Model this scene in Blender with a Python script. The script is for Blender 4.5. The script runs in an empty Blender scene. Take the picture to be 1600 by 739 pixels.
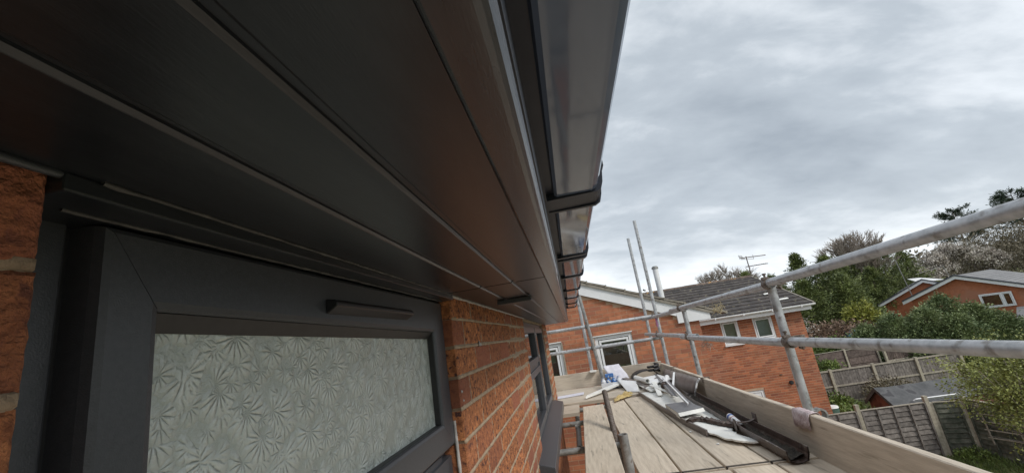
import bpy, bmesh, math, random
import numpy as np
from mathutils import Vector, Matrix, Euler, noise
R = math.radians
S = bpy.context.scene
C = S.collection
random.seed(7)

# ------------------------------------------------------------------ camera
# metres, camera at the origin; +y runs along our house wall, +x away from it, ground at z = -5
cam_d = bpy.data.cameras.new('camera')
cam_d.sensor_fit = 'HORIZONTAL'; cam_d.sensor_width = 36.0
cam_d.lens = 645.0 / 1600.0 * 36.0
cam_d.clip_start = 0.02; cam_d.clip_end = 3000
cam = bpy.data.objects.new('camera', cam_d); C.objects.link(cam)
def cam_axes():
    f = 645.0
    y = Vector((92.0, -150.5, -f)).normalized()
    z = Vector((-415.0, 2629.5, -f)); z = (z - z.dot(y) * y).normalized()
    x = y.cross(z)
    return Matrix((x, y, z))
cam.matrix_world = cam_axes().to_4x4()
S.camera = cam
S.view_settings.view_transform = 'Standard'
S.view_settings.look = 'None'
S.view_settings.exposure = 0.46
S.view_settings.gamma = 1.0
try: S.cycles.max_bounces = 6; S.cycles.use_denoising = True
except Exception: pass

# ------------------------------------------------------------------ sun + sky
SUN_EL, SUN_AZ = R(40), R(128)      # azimuth clockwise from +y: behind the camera to the right
sd = bpy.data.lights.new('sun', 'SUN'); sd.energy = 1.5; sd.angle = R(14); sd.color = (1.0, 0.955, 0.89)
so = bpy.data.objects.new('sun', sd); C.objects.link(so)
sdir = Vector((math.sin(SUN_AZ) * math.cos(SUN_EL), math.cos(SUN_AZ) * math.cos(SUN_EL), math.sin(SUN_EL)))
so.rotation_euler = (-sdir).to_track_quat('-Z', 'Y').to_euler()

w = bpy.data.worlds.new('World'); S.world = w; w.use_nodes = True
nt = w.node_tree; nt.nodes.clear(); N = nt.nodes.new; L = nt.links.new
def wm(op, a, b=None, clamp=False):
    n = N('ShaderNodeMath'); n.operation = op; n.use_clamp = clamp
    for i, v in enumerate((a, b)):
        if v is None: continue
        if isinstance(v, (int, float)): n.inputs[i].default_value = v
        else: L(v, n.inputs[i])
    return n.outputs[0]
out = N('ShaderNodeOutputWorld'); bg = N('ShaderNodeBackground'); bg.inputs[1].default_value = 0.1
sky = N('ShaderNodeTexSky'); sky.sky_type = 'NISHITA'; sky.sun_disc = False
sky.sun_elevation = SUN_EL; sky.sun_rotation = SUN_AZ
tc = N('ShaderNodeTexCoord'); sx = N('ShaderNodeSeparateXYZ'); L(tc.outputs['Generated'], sx.inputs[0])
zc = wm('MAXIMUM', sx.outputs[2], 0.0)
den = wm('ADD', zc, 0.42)
cx_ = wm('DIVIDE', sx.outputs[0], den); cy_ = wm('DIVIDE', sx.outputs[1], den)
cv = N('ShaderNodeCombineXYZ'); L(cx_, cv.inputs[0]); L(cy_, cv.inputs[1])
def wnoise(scale, det, rot=0.0, sc=(1, 1, 1), loc=(0, 0, 0), dist=0.0, rough=.55):
    m = N('ShaderNodeMapping'); m.inputs['Rotation'].default_value = (0, 0, rot); m.inputs['Scale'].default_value = sc
    m.inputs['Location'].default_value = loc
    L(cv.outputs[0], m.inputs[0])
    n = N('ShaderNodeTexNoise'); n.inputs['Scale'].default_value = scale; n.inputs['Detail'].default_value = det
    n.inputs['Distortion'].default_value = dist; n.inputs['Roughness'].default_value = rough
    L(m.outputs[0], n.inputs['Vector']); return n.outputs['Fac']
n1 = wnoise(1.15, 5, R(-20), (0.9, 1.2, 1), (7.4, 1.1, 0), 0.3, .5)
n2 = wnoise(5.5, 8, R(-20), (0.7, 1.4, 1), (1.0, 4.0, 0), 0.2, .6)
nn = wm('ADD', wm('MULTIPLY', n1, 0.74), wm('MULTIPLY', n2, 0.26))
cr = N('ShaderNodeValToRGB'); L(nn, cr.inputs[0])
e = cr.color_ramp.elements
e[0].position = 0.33; e[0].color = (2.9, 3.3, 3.75, 1)
e[1].position = 0.63; e[1].color = (8.4, 8.8, 9.2, 1)
m_ = e.new(0.455); m_.color = (4.1, 4.55, 5.0, 1)
m_ = e.new(0.53); m_.color = (6.0, 6.4, 6.8, 1)
hz = wm('POWER', wm('SUBTRACT', 1.0, zc, True), 7.0)
mixh = N('ShaderNodeMixRGB'); L(wm('MULTIPLY', hz, 0.45), mixh.inputs[0]); L(cr.outputs[0], mixh.inputs[1])
mixh.inputs[2].default_value = (7.6, 8.0, 8.4, 1)
mixs = N('ShaderNodeMixRGB'); mixs.inputs[0].default_value = 0.93
L(sky.outputs[0], mixs.inputs[1]); L(mixh.outputs[0], mixs.inputs[2])
L(mixs.outputs[0], bg.inputs[0]); L(bg.outputs[0], out.inputs[0])

# ------------------------------------------------------------------ materials
def pm(name, c1, c2=None, scale=8, rough=.6, bump=0, bscale=None, metallic=0, stretch=(1, 1, 1), spec=.5,
       ramp=(.35, .65), rnd=0.0, hue=0.0, island=False, c3=None, detail=6, coords='Object', rvar=0.0, bdist=.01, coat=0, spots=None):
    m = bpy.data.materials.new(name); m.use_nodes = True
    t = m.node_tree; b = t.nodes['Principled BSDF']; n_ = t.nodes.new; l = t.links.new
    b.inputs['Roughness'].default_value = rough; b.inputs['Metallic'].default_value = metallic
    b.inputs['Specular IOR Level'].default_value = spec
    b.inputs['Coat Weight'].default_value = coat
    co = n_('ShaderNodeTexCoord'); oi = n_('ShaderNodeObjectInfo'); mp = n_('ShaderNodeMapping')
    mp.inputs['Scale'].default_value = stretch
    add = n_('ShaderNodeVectorMath'); add.operation = 'ADD'
    mul = n_('ShaderNodeVectorMath'); mul.operation = 'SCALE'; mul.inputs[3].default_value = 37.0
    cmb = n_('ShaderNodeCombineXYZ')
    for i in range(3): l(oi.outputs['Random'], cmb.inputs[i])
    l(cmb.outputs[0], mul.inputs[0]); l(co.outputs[coords], mp.inputs[0]); l(mp.outputs[0], add.inputs[0]); l(mul.outputs[0], add.inputs[1])
    no = n_('ShaderNodeTexNoise'); no.inputs['Scale'].default_value = scale; no.inputs['Detail'].default_value = detail
    no.inputs['Roughness'].default_value = .6
    l(add.outputs[0], no.inputs['Vector'])
    cr = n_('ShaderNodeValToRGB'); l(no.outputs['Fac'], cr.inputs[0])
    cr.color_ramp.elements[0].position = ramp[0]; cr.color_ramp.elements[1].position = ramp[1]
    cr.color_ramp.elements[0].color = (*c1, 1); cr.color_ramp.elements[1].color = (*(c2 or c1), 1)
    col = cr.outputs[0]
    if spots:                                   # (colour, noise scale, threshold, width)
        s = n_('ShaderNodeTexNoise'); s.inputs['Scale'].default_value = spots[1]; s.inputs['Detail'].default_value = 5
        l(add.outputs[0], s.inputs['Vector'])
        mr = n_('ShaderNodeMapRange'); mr.inputs[1].default_value = spots[2]; mr.inputs[2].default_value = spots[2] + spots[3]
        l(s.outputs['Fac'], mr.inputs[0])
        mx = n_('ShaderNodeMixRGB'); l(mr.outputs[0], mx.inputs[0]); l(col, mx.inputs[1]); mx.inputs[2].default_value = (*spots[0], 1); col = mx.outputs[0]
    if c3 or rnd:
        if island:
            ge = n_('ShaderNodeNewGeometry'); r_ = ge.outputs['Random Per Island']
        else: r_ = oi.outputs['Random']
        if c3:
            k = n_('ShaderNodeMapRange'); k.inputs[1].default_value = .5; k.inputs[2].default_value = 1.0
            mm = n_('ShaderNodeMath'); mm.operation = 'FRACT'
            m2 = n_('ShaderNodeMath'); m2.operation = 'MULTIPLY'; m2.inputs[1].default_value = 7.31
            l(r_, m2.inputs[0]); l(m2.outputs[0], mm.inputs[0]); l(mm.outputs[0], k.inputs[0])
            mx = n_('ShaderNodeMixRGB'); l(k.outputs[0], mx.inputs[0]); l(col, mx.inputs[1]); mx.inputs[2].default_value = (*c3, 1); col = mx.outputs[0]
        if rnd:
            h = n_('ShaderNodeHueSaturation'); mr = n_('ShaderNodeMapRange')
            mr.inputs[3].default_value = 1 - rnd; mr.inputs[4].default_value = 1 + rnd
            l(r_, mr.inputs[0]); l(mr.outputs[0], h.inputs['Value']); l(col, h.inputs['Color']); col = h.outputs[0]
    l(col, b.inputs['Base Color'])
    if rvar:
        mr = n_('ShaderNodeMapRange'); mr.inputs[3].default_value = rough - rvar; mr.inputs[4].default_value = rough + rvar
        mr.inputs[1].default_value = .3; mr.inputs[2].default_value = .7
        l(no.outputs['Fac'], mr.inputs[0]); l(mr.outputs[0], b.inputs['Roughness'])
    if bump:
        n2 = n_('ShaderNodeTexNoise'); n2.inputs['Scale'].default_value = bscale or scale * 4; n2.inputs['Detail'].default_value = 6
        l(add.outputs[0], n2.inputs['Vector'])
        bp = n_('ShaderNodeBump'); bp.inputs['Strength'].default_value = bump; bp.inputs['Distance'].default_value = bdist
        l(n2.outputs['Fac'], bp.inputs['Height']); l(bp.outputs[0], b.inputs['Normal'])
    return m

M = {}
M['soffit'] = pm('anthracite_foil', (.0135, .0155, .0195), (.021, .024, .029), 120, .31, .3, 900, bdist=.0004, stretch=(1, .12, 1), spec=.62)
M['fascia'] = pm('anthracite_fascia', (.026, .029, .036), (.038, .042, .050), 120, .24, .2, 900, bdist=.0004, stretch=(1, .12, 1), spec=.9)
M['gutter'] = pm('grey_gutter_plastic_glare', (.12, .155, .235), (.14, .178, .26), 6, .07, .06, 9, bdist=.004, stretch=(1, .4, 1), spec=.6, rvar=.03)  # base colour lifted and blued to stand in for sky glare
M['bracket'] = pm('gutter_bracket_plastic', (.013, .016, .026), (.02, .024, .036), 20, .45, .1, 60, bdist=.001, spec=.35)
M['frame'] = pm('anthracite_window_foil', (.050, .054, .062), (.062, .066, .076), 220, .34, .5, 800, bdist=.0005)
M['vent'] = pm('black_plastic', (.014, .014, .016), (.02, .02, .023), 60, .35, .1, 200, bdist=.0005)
M['bead'] = pm('frame_bead_rubber', (.022, .022, .024), (.03, .03, .032), 90, .5)
M['mortar_near'] = pm('buff_mortar', (.30, .22, .145), (.44, .34, .24), 30, .95, .7, 260, bdist=.004, detail=8)
M['brick_near'] = pm('rustic_orange_brick', (.22, .076, .034), (.62, .245, .098), 60, .92, 1.0, 380, bdist=.006, c3=(.33, .115, .068), rnd=.16, detail=10, ramp=(.34, .64), spots=((.085, .035, .032), 70, .56, .08))
M['brick_low'] = pm('rustic_brick_mass', (.17, .058, .028), (.50, .19, .078), 40, .92, .9, 200, bdist=.006, c3=(.24, .085, .055), rnd=.18, detail=8, island=True)
M['brick_far'] = pm('red_brick_plain', (.34, .125, .062), (.46, .18, .095), 14, .9, .3, 80, c3=(.30, .115, .07), rnd=.16)
M['mortar_far'] = pm('pale_mortar', (.42, .28, .18), (.50, .35, .24), 6, .95)
M['brick_mass'] = pm('red_brick_mass', (.33, .11, .052), (.43, .155, .075), 8, .9, .2, 60, c3=(.25, .085, .048), spots=((.36, .16, .10), .7, .52, .15), rnd=.2, island=True)
M['tile'] = pm('concrete_roof_tile', (.040, .035, .034), (.070, .060, .056), 3, .85, .3, 50, rnd=.18, island=True, spots=((.22, .2, .14), 9, .60, .1))
M['verge'] = pm('weathered_verge_tile', (.20, .18, .15), (.33, .30, .25), 12, .9, .4, 60, rnd=.1)
M['white'] = pm('white_upvc', (.72, .73, .74), (.80, .81, .82), 5, .4, rvar=.08)
M['offwhite'] = pm('used_white_plastic', (.74, .74, .70), (.84, .84, .81), 7, .45, .1, 30, spots=((.48, .45, .40), 13, .63, .12))
M['board'] = pm('weathered_scaffold_board', (.52, .44, .345), (.66, .575, .465), 11, .85, .6, 60, stretch=(5, .45, 5), rnd=.07, detail=9, spots=((.33, .28, .22), 7, .62, .10), bdist=.003)
M['boardx'] = pm('weathered_cross_board', (.45, .385, .31), (.57, .50, .41), 11, .85, .6, 60, stretch=(.45, 5, 5), rnd=.07, detail=9, spots=((.33, .28, .22), 7, .62, .10), bdist=.003)
M['endgrain'] = pm('dark_joint_dirt', (.05, .04, .035), (.09, .075, .06), 20, .95)
M['galv'] = pm('galvanised_steel', (.34, .35, .36), (.52, .53, .545), 22, .42, .25, 60, metallic=.35, rvar=.12, bdist=.003, stretch=(1, 1, 1), spots=((.24, .23, .22), 19, .57, .09))
M['galvold'] = pm('dull_scaffold_steel', (.20, .20, .195), (.34, .34, .33), 25, .6, .3, 70, metallic=.3, rvar=.1, bdist=.002, spots=((.14, .10, .07), 14, .58, .1))
M['rust'] = pm('rusty_coupler_steel', (.10, .07, .05), (.22, .19, .17), 60, .6, .4, 150, metallic=.5, bdist=.002)
M['brownplastic'] = pm('old_brown_plastic', (.040, .025, .020), (.10, .07, .058), 14, .45, .4, 50, rvar=.1, bdist=.004, spots=((.17, .15, .13), 17, .60, .1))
M['dirt'] = pm('gutter_moss_dirt', (.015, .012, .009), (.06, .048, .035), 40, .95, 1, 90, bdist=.01)
M['greyboard'] = pm('grey_laminate', (.12, .12, .13), (.19, .19, .20), 18, .4, .2, 60, bdist=.002, spots=((.35, .34, .33), 20, .63, .08))
M['brownboard'] = pm('brown_grey_laminate', (.15, .125, .115), (.21, .18, .165), 6, .45, .2, 60, bdist=.002)
M['lilac'] = pm('lilac_white_plastic', (.64, .65, .76), (.72, .73, .82), 5, .4)
M['blue'] = pm('blue_bottle_plastic', (.03, .12, .36), (.08, .22, .50), 30, .3, spots=((.6, .62, .62), 30, .55, .05))
M['black'] = pm('black_rubber', (.012, .012, .013), (.03, .03, .032), 30, .5, .5, 60)
M['yellow'] = pm('yellow_cloth', (.50, .36, .14), (.66, .52, .26), 30, .9, .6, 90)
M['paper'] = pm('white_paper_sack', (.62, .60, .66), (.76, .75, .80), 10, .8, .4, 30)
M['rag'] = pm('pale_pink_rag', (.36, .27, .28), (.60, .52, .53), 30, .9, .8, 70)
M['straw'] = pm('frayed_straw_rope', (.42, .34, .19), (.62, .54, .36), 60, .95)
M['purple'] = pm('purple_tape', (.35, .12, .30), (.45, .2, .38), 60, .6)
M['silver'] = pm('printed_cartridge', (.60, .62, .66), (.74, .75, .78), 9, .3)
M['red'] = pm('red_print', (.42, .12, .11)); M['blueprint'] = pm('blue_print', (.05, .12, .4))
M['dark'] = pm('dark_room', (.02, .02, .022)); M['darkb'] = pm('brown_curtain', (.10, .075, .05), (.20, .155, .10), 3, .9, stretch=(1, 1, .4))
M['roller'] = pm('grey_blind', (.22, .25, .28), (.26, .29, .32), 3, .7)
M['pinkblind'] = pm('brown_blind', (.20, .14, .11), (.25, .18, .15), 3, .7)
M['caulk'] = pm('sealant', (.30, .29, .28), (.50, .48, .46), 60, .7, .6, 120, bdist=.002)
M['caulkd'] = pm('grey_sealant', (.035, .035, .036), (.10, .097, .095), 50, .6, .6, 150, bdist=.002)
M['concrete'] = pm('concrete_post', (.30, .27, .21), (.44, .40, .32), 10, .95, .4, 60)
M['fencewood'] = pm('weathered_fence_wood', (.12, .105, .095), (.24, .215, .195), 8, .9, .3, 50, rnd=.22, stretch=(1, 1, 1))
M['fencegreen'] = pm('algae_fence_wood', (.055, .065, .045), (.15, .15, .12), 8, .9, .3, 50, rnd=.25)
M['fencebrown'] = pm('dark_brown_fence_wood', (.07, .05, .045), (.15, .115, .10), 8, .9, .3, 50, rnd=.2)
M['rail'] = pm('pale_fence_rail', (.28, .25, .20), (.40, .36, .30), 8, .9)
M['felt'] = pm('mineral_roof_felt', (.065, .068, .072), (.12, .122, .125), 3, .8, .5, 20, spots=((.05, .05, .055), 3, .58, .05))
M['shedred'] = pm('peeling_red_cladding', (.15, .045, .035), (.26, .11, .08), 9, .85, .4, 40, rnd=.25)
M['grass'] = pm('rough_garden_grass', (.065, .085, .025), (.15, .16, .055), 1.2, .95, .6, 30, spots=((.16, .13, .08), .5, .54, .12), bdist=.05)
M['far_ground'] = M['grass']
M['bark'] = pm('bark', (.10, .08, .068), (.19, .16, .135), 8, .95, .5, 40)
M['barepale'] = pm('bare_twig', (.26, .22, .185), (.38, .33, .285), 8, .95)
M['slate'] = pm('grey_roof_tile', (.17, .17, .175), (.235, .235, .24), 2, .8, .2, 30, rnd=.1, island=True)
M['water_butt'] = pm('green_plastic', (.08, .14, .11), (.10, .17, .13), 5, .5)
M['bluetoy'] = pm('blue_plastic', (.06, .25, .42), (.10, .32, .5), 5, .5)
def leafm(name, c1, c2, c3, rnd=.35, rough=.6, scale=1.3):
    return pm(name, c1, c2, scale, rough, 0, rnd=rnd, island=True, c3=c3, coords='Object', detail=3, ramp=(.40, .60))
M['conifer'] = leafm('conifer_foliage', (.055, .080, .026), (.21, .25, .08), (.15, .18, .05))
M['leyland'] = leafm('leyland_foliage', (.085, .125, .05), (.23, .28, .12), (.16, .20, .08))
M['cedar'] = leafm('cedar_foliage', (.025, .045, .025), (.05, .075, .04), (.03, .05, .03))
M['willow'] = leafm('yellow_green_leaf', (.13, .15, .03), (.30, .32, .09), (.20, .22, .05), rnd=.3)
M['blossom'] = leafm('white_blossom', (.36, .32, .28), (.62, .58, .52), (.30, .26, .22), rnd=.25)
M['brownhedge'] = leafm('brown_hedge', (.10, .085, .055), (.21, .18, .12), (.16, .135, .085))
M['shrub'] = leafm('shrub_leaf', (.07, .11, .025), (.17, .23, .05), (.12, .15, .035))
M['reddead'] = leafm('dead_bracken', (.14, .085, .055), (.24, .16, .11), (.18, .13, .09))
M['yellowbush'] = leafm('yellow_bush', (.18, .19, .03), (.36, .36, .07), (.2, .22, .04))

# room glass: dark reflective pane that you can partly see through
def glassm(name, tint=(.9, .95, .95), mixf=.75):
    m = bpy.data.materials.new(name); m.use_nodes = True; t = m.node_tree; t.nodes.clear()
    o = t.nodes.new('ShaderNodeOutputMaterial'); mx = t.nodes.new('ShaderNodeMixShader')
    tr = t.nodes.new('ShaderNodeBsdfTransparent'); gl = t.nodes.new('ShaderNodeBsdfGlossy'); gl.inputs['Roughness'].default_value = .02
    fr = t.nodes.new('ShaderNodeFresnel'); fr.inputs[0].default_value = 1.52
    tr.inputs[0].default_value = (*tint, 1)
    ma = t.nodes.new('ShaderNodeMath'); ma.operation = 'MULTIPLY_ADD'; ma.inputs[1].default_value = 1.0; ma.inputs[2].default_value = .07
    t.links.new(fr.outputs[0], ma.inputs[0])
    t.links.new(ma.outputs[0], mx.inputs[0]); t.links.new(tr.outputs[0], mx.inputs[1]); t.links.new(gl.outputs[0], mx.inputs[2])
    t.links.new(mx.outputs[0], o.inputs[0]); return m
M['glass'] = glassm('window_glass')

def obscure_glass():
    m = bpy.data.materials.new('obscure_fan_glass'); m.use_nodes = True; t = m.node_tree; n_ = t.nodes.new; l = t.links.new
    b = t.nodes['Principled BSDF']
    b.inputs['Base Color'].default_value = (.36, .41, .375, 1); b.inputs['Roughness'].default_value = .30; b.inputs['Coat Weight'].default_value = 1.0; b.inputs['Coat Roughness'].default_value = .06
    b.inputs['IOR'].default_value = 1.52; b.inputs['Specular IOR Level'].default_value = .8
    co = n_('ShaderNodeTexCoord'); 
    sp = n_('ShaderNodeSeparateXYZ'); l(co.outputs['Object'], sp.inputs[0])
    cm = n_('ShaderNodeCombineXYZ'); l(sp.outputs[1], cm.inputs[0]); l(sp.outputs[2], cm.inputs[1])
    def math_(op, a, b_=None, c_=None):
        q = n_('ShaderNodeMath'); q.operation = op
        for i, v in enumerate((a, b_, c_)):
            if v is None: continue
            if isinstance(v, (int, float)): q.inputs[i].default_value = v
            else: l(v, q.inputs[i])
        return q.outputs[0]
    def fans(scale, petals, off):
        mp = n_('ShaderNodeMapping'); mp.inputs['Location'].default_value = off; l(cm.outputs[0], mp.inputs[0])
        wn = n_('ShaderNodeTexNoise'); wn.inputs['Scale'].default_value = 60; l(mp.outputs[0], wn.inputs['Vector'])
        wa = n_('ShaderNodeVectorMath'); wa.operation = 'MULTIPLY_ADD'; l(wn.outputs['Color'], wa.inputs[0]); wa.inputs[1].default_value = (.0035, .0035, 0); l(mp.outputs[0], wa.inputs[2])
        v = n_('ShaderNodeTexVoronoi'); v.voronoi_dimensions = '2D'; v.inputs['Scale'].default_value = scale; v.inputs['Randomness'].default_value = 1.0
        l(wa.outputs[0], v.inputs['Vector'])
        sb = n_('ShaderNodeVectorMath'); sb.operation = 'SUBTRACT'; l(wa.outputs[0], sb.inputs[0]); l(v.outputs['Position'], sb.inputs[1])
        s2 = n_('ShaderNodeSeparateXYZ'); l(sb.outputs[0], s2.inputs[0])
        ln = n_('ShaderNodeVectorMath'); ln.operation = 'LENGTH'; l(sb.outputs[0], ln.inputs[0])
        s3 = n_('ShaderNodeSeparateColor'); l(v.outputs['Color'], s3.inputs[0])
        ang = math_('ARCTAN2', s2.outputs[1], s2.outputs[0])
        pet = math_('ABSOLUTE', math_('SINE', math_('ADD', math_('MULTIPLY', ang, petals / 2), math_('MULTIPLY', s3.outputs[0], 6.0))))
        pet = math_('POWER', pet, .4)
        r = math_('MULTIPLY', ln.outputs['Value'], scale)
        rise = math_('SMOOTH_MIN', math_('MULTIPLY', r, 4.5), 1.0, .3)
        fall = math_('SUBTRACT', 1.0, math_('POWER', math_('MULTIPLY', r, 1.75), 3.0)); fall = math_('MAXIMUM', fall, 0.0)
        half = math_('ADD', math_('MULTIPLY', math_('COSINE', math_('ADD', ang, math_('MULTIPLY', s3.outputs[1], 2.2))), 1.6), 1.1, None)
        half = math_('MINIMUM', math_('MAXIMUM', half, 0.0), 1.0)
        return math_('MULTIPLY', math_('MULTIPLY', math_('MULTIPLY', pet, half), rise), fall)
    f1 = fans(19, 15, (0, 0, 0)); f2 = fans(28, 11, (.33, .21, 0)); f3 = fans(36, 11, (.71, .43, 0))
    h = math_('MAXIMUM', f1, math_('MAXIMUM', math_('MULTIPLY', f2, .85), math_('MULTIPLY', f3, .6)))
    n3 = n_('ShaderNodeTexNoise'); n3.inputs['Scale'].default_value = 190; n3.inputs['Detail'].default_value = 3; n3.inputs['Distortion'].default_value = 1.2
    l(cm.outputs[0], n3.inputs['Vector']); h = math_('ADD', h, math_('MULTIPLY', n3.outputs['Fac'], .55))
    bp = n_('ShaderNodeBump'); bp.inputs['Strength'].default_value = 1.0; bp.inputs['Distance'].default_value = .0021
    cm2 = n_('ShaderNodeMixRGB'); l(math_('MINIMUM', math_('MULTIPLY', h, .75), 1.0), cm2.inputs[0]); cm2.inputs[1].default_value = (.34, .39, .355, 1); cm2.inputs[2].default_value = (.66, .72, .68, 1); l(cm2.outputs[0], b.inputs['Base Color'])  # pattern ridges painted lighter, standing in for backlight refracted by the glass
    l(h, bp.inputs['Height']); l(bp.outputs[0], b.inputs['Normal']); l(bp.outputs[0], b.inputs['Coat Normal'])
    return m
M['obscure'] = obscure_glass()

# ------------------------------------------------------------------ mesh helpers
class MB:
    def __init__(s): s.v = []; s.f = []; s.sm = []
    def add(s, vs, fs, smooth=False):
        o = len(s.v); s.v += [tuple(v) for v in vs]; s.f += [tuple(i + o for i in f) for f in fs]; s.sm += [smooth] * len(fs); return s
    def box(s, a, b, mat=None):
        x0, y0, z0 = a; x1, y1, z1 = b
        vs = [Vector(p) for p in ((x0, y0, z0), (x1, y0, z0), (x1, y1, z0), (x0, y1, z0), (x0, y0, z1), (x1, y0, z1), (x1, y1, z1), (x0, y1, z1))]
        if mat: vs = [mat @ v for v in vs]
        return s.add(vs, [(3, 2, 1, 0), (4, 5, 6, 7), (0, 1, 5, 4), (1, 2, 6, 5), (2, 3, 7, 6), (3, 0, 4, 7)])
    def tube(s, p, q, r, n=20, wall=0.0, r2=None, caps=True):
        p = Vector(p); q = Vector(q); d = (q - p).normalized(); u = d.orthogonal().normalized(); w_ = d.cross(u); r2 = r2 if r2 is not None else r
        ring = lambda c, rr: [c + rr * (math.cos(2 * math.pi * i / n) * u + math.sin(2 * math.pi * i / n) * w_) for i in range(n)]
        vs = ring(p, r) + ring(q, r2)
        s.add(vs, [(i, (i + 1) % n, n + (i + 1) % n, n + i) for i in range(n)], True)
        if wall:
            for c, rr, dd, fl in ((p, r, d, 1), (q, r2, -d, 0)):
                vs = ring(c, rr) + ring(c, rr - wall) + ring(c + dd * .12, rr - wall)
                fs = [(i, n + i, n + (i + 1) % n, (i + 1) % n) for i in range(n)] + [(n + i, 2 * n + i, 2 * n + (i + 1) % n, n + (i + 1) % n) for i in range(n)] + [tuple(range(2 * n, 3 * n))]
                s.add(vs, fs)
        elif caps:
            s.add(ring(p, r), [tuple(range(n - 1, -1, -1))]); s.add(ring(q, r2), [tuple(range(n))])
        return s
    def poly(s, pts, h, axis=2, lo=0.0):
        """extrude polygon pts (2D) along axis from lo by h"""
        n = len(pts)
        def P3(a, b, c): return {0: (c, a, b), 1: (a, c, b), 2: (a, b, c)}[axis]
        vs = [P3(a, b, lo) for a, b in pts] + [P3(a, b, lo + h) for a, b in pts]
        return s.add(vs, [tuple(range(n - 1, -1, -1)), tuple(range(n, 2 * n))] + [(i, (i + 1) % n, n + (i + 1) % n, n + i) for i in range(n)])
    def sweep(s, prof, y0, y1, close=False, smooth=False):
        n = len(prof); vs = [(x, y0, z) for x, z in prof] + [(x, y1, z) for x, z in prof]
        k = n if close else n - 1
        s.add(vs, [(i, (i + 1) % n, n + (i + 1) % n, n + i) for i in range(k)], smooth)
        if close: s.add(vs, [tuple(range(n - 1, -1, -1)), tuple(range(n, 2 * n))])
        return s
    def mesh(s, name, mat):
        me = bpy.data.meshes.new(name); me.from_pydata(s.v, [], s.f)
        me.polygons.foreach_set('use_smooth', s.sm)
        if isinstance(mat, (list, tuple)):
            for m in mat: me.materials.append(m)
        else: me.materials.append(mat)
        bm = bmesh.new(); bm.from_mesh(me)
        bmesh.ops.recalc_face_normals(bm, faces=bm.faces); bm.to_mesh(me); bm.free()
        me.update(); return me
    def build(s, name, mat, parent=None, bevel=0.0, loc=None, **kw):
        o = bpy.data.objects.new(name, s.mesh(name, mat)); C.objects.link(o)
        if loc is not None: o.location = loc
        if parent: o.parent = parent
        if bevel:
            b = o.modifiers.new('bevel', 'BEVEL'); b.width = bevel; b.segments = 2; b.limit_method = 'ANGLE'; b.angle_limit = R(35)
        for k, v in kw.items(): o[k] = v
        return o
def tag(o, label, cat, group=None, kind=None):
    o['label'] = label; o['category'] = cat
    if group: o['group'] = group
    if kind: o['kind'] = kind
    return o
def empty(name, loc=(0, 0, 0), rot=(0, 0, 0)):
    o = bpy.data.objects.new(name, None); C.objects.link(o); o.location = loc; o.rotation_euler = rot; o.empty_display_size = .1; return o
def thing(name, label, cat, loc=(0, 0, 0), rot=(0, 0, 0), group=None): return tag(empty(name, loc, rot), label, cat, group)
def inst(name, me, parent, loc, rot=(0, 0, 0), scale=(1, 1, 1)):
    o = bpy.data.objects.new(name, me); C.objects.link(o); o.parent = parent; o.location = loc; o.rotation_euler = rot; o.scale = scale; return o
def npmesh(name, V, F, mat, parent=None, smooth=False, loc=None):
    me = bpy.data.meshes.new(name); V = np.asarray(V, np.float32); F = np.asarray(F, np.int32); k = F.shape[1]
    me.vertices.add(len(V)); me.vertices.foreach_set('co', V.ravel())
    me.loops.add(F.size); me.loops.foreach_set('vertex_index', F.ravel())
    me.polygons.add(len(F)); me.polygons.foreach_set('loop_start', np.arange(0, F.size, k, dtype=np.int32))
    me.polygons.foreach_set('loop_total', np.full(len(F), k, np.int32))
    if smooth: me.polygons.foreach_set('use_smooth', np.ones(len(F), bool))
    me.update(calc_edges=True); me.validate(); me.materials.append(mat)
    o = bpy.data.objects.new(name, me); C.objects.link(o)
    if parent: o.parent = parent
    if loc is not None: o.location = loc
    return o

# ------------------------------------------------------------------ terrain
def ground_z(x, y):
    z = -5.0
    t = min(max((y - 23) / 22.0, 0), 1); z += 1.7 * t * t * (3 - 2 * t)
    t = min(max((y - 45) / 60.0, 0), 1); z += 2.2 * t
    d = math.hypot(x, y); t = min(max((d - 80) / 200.0, 0), 1); z += 2.0 * t
    return z
xs = sorted(set([-1500, -600, -250, -120, -60] + list(range(-30, 91, 3)) + [120, 180, 300, 700, 1500]))
ys = sorted(set([-1500, -600, -200, -80, -40] + list(range(-20, 121, 3)) + [150, 220, 400, 800, 1500]))
V = [(x, y, ground_z(x, y) + (.06 * noise.noise(Vector((x * .2, y * .2, 0))) if -30 < x < 90 and 24 < y < 120 else 0)) for y in ys for x in xs]
nx = len(xs)
F = [(j * nx + i, j * nx + i + 1, (j + 1) * nx + i + 1, (j + 1) * nx + i) for j in range(len(ys) - 1) for i in range(nx - 1)]
g = npmesh('ground', V, F, M['grass'], smooth=True); g['kind'] = 'structure'
# concrete path slab between the houses
o = MB().box((-3, 1, -5.02), (6.6, 14.9, -4.985)).build('path', pm('old_concrete', (.20, .19, .17), (.30, .28, .25), 2, .95, .3, 30)); o['kind'] = 'structure'

# ------------------------------------------------------------------ our house
house = thing('brick_house', 'brick house at left seen from under its dark grey eaves, wall with frosted window', 'house', (-.29, 2.6, -5.0))
HL = Vector((-.29, 2.6, -5.0))
def hp(mb): # shift mesh vertices into house space
    mb.v = [(x - HL.x, y - HL.y, z - HL.z) for x, y, z in mb.v]; return mb
W1 = (.195, 1.045, -1.25, .14)      # window 1 opening y0,y1,z0,z1
W2 = (2.72, 4.6, -.66, .128)
YE = 5.25
zj0, cp = .083, .0735               # first bed joint and course pitch
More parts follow.
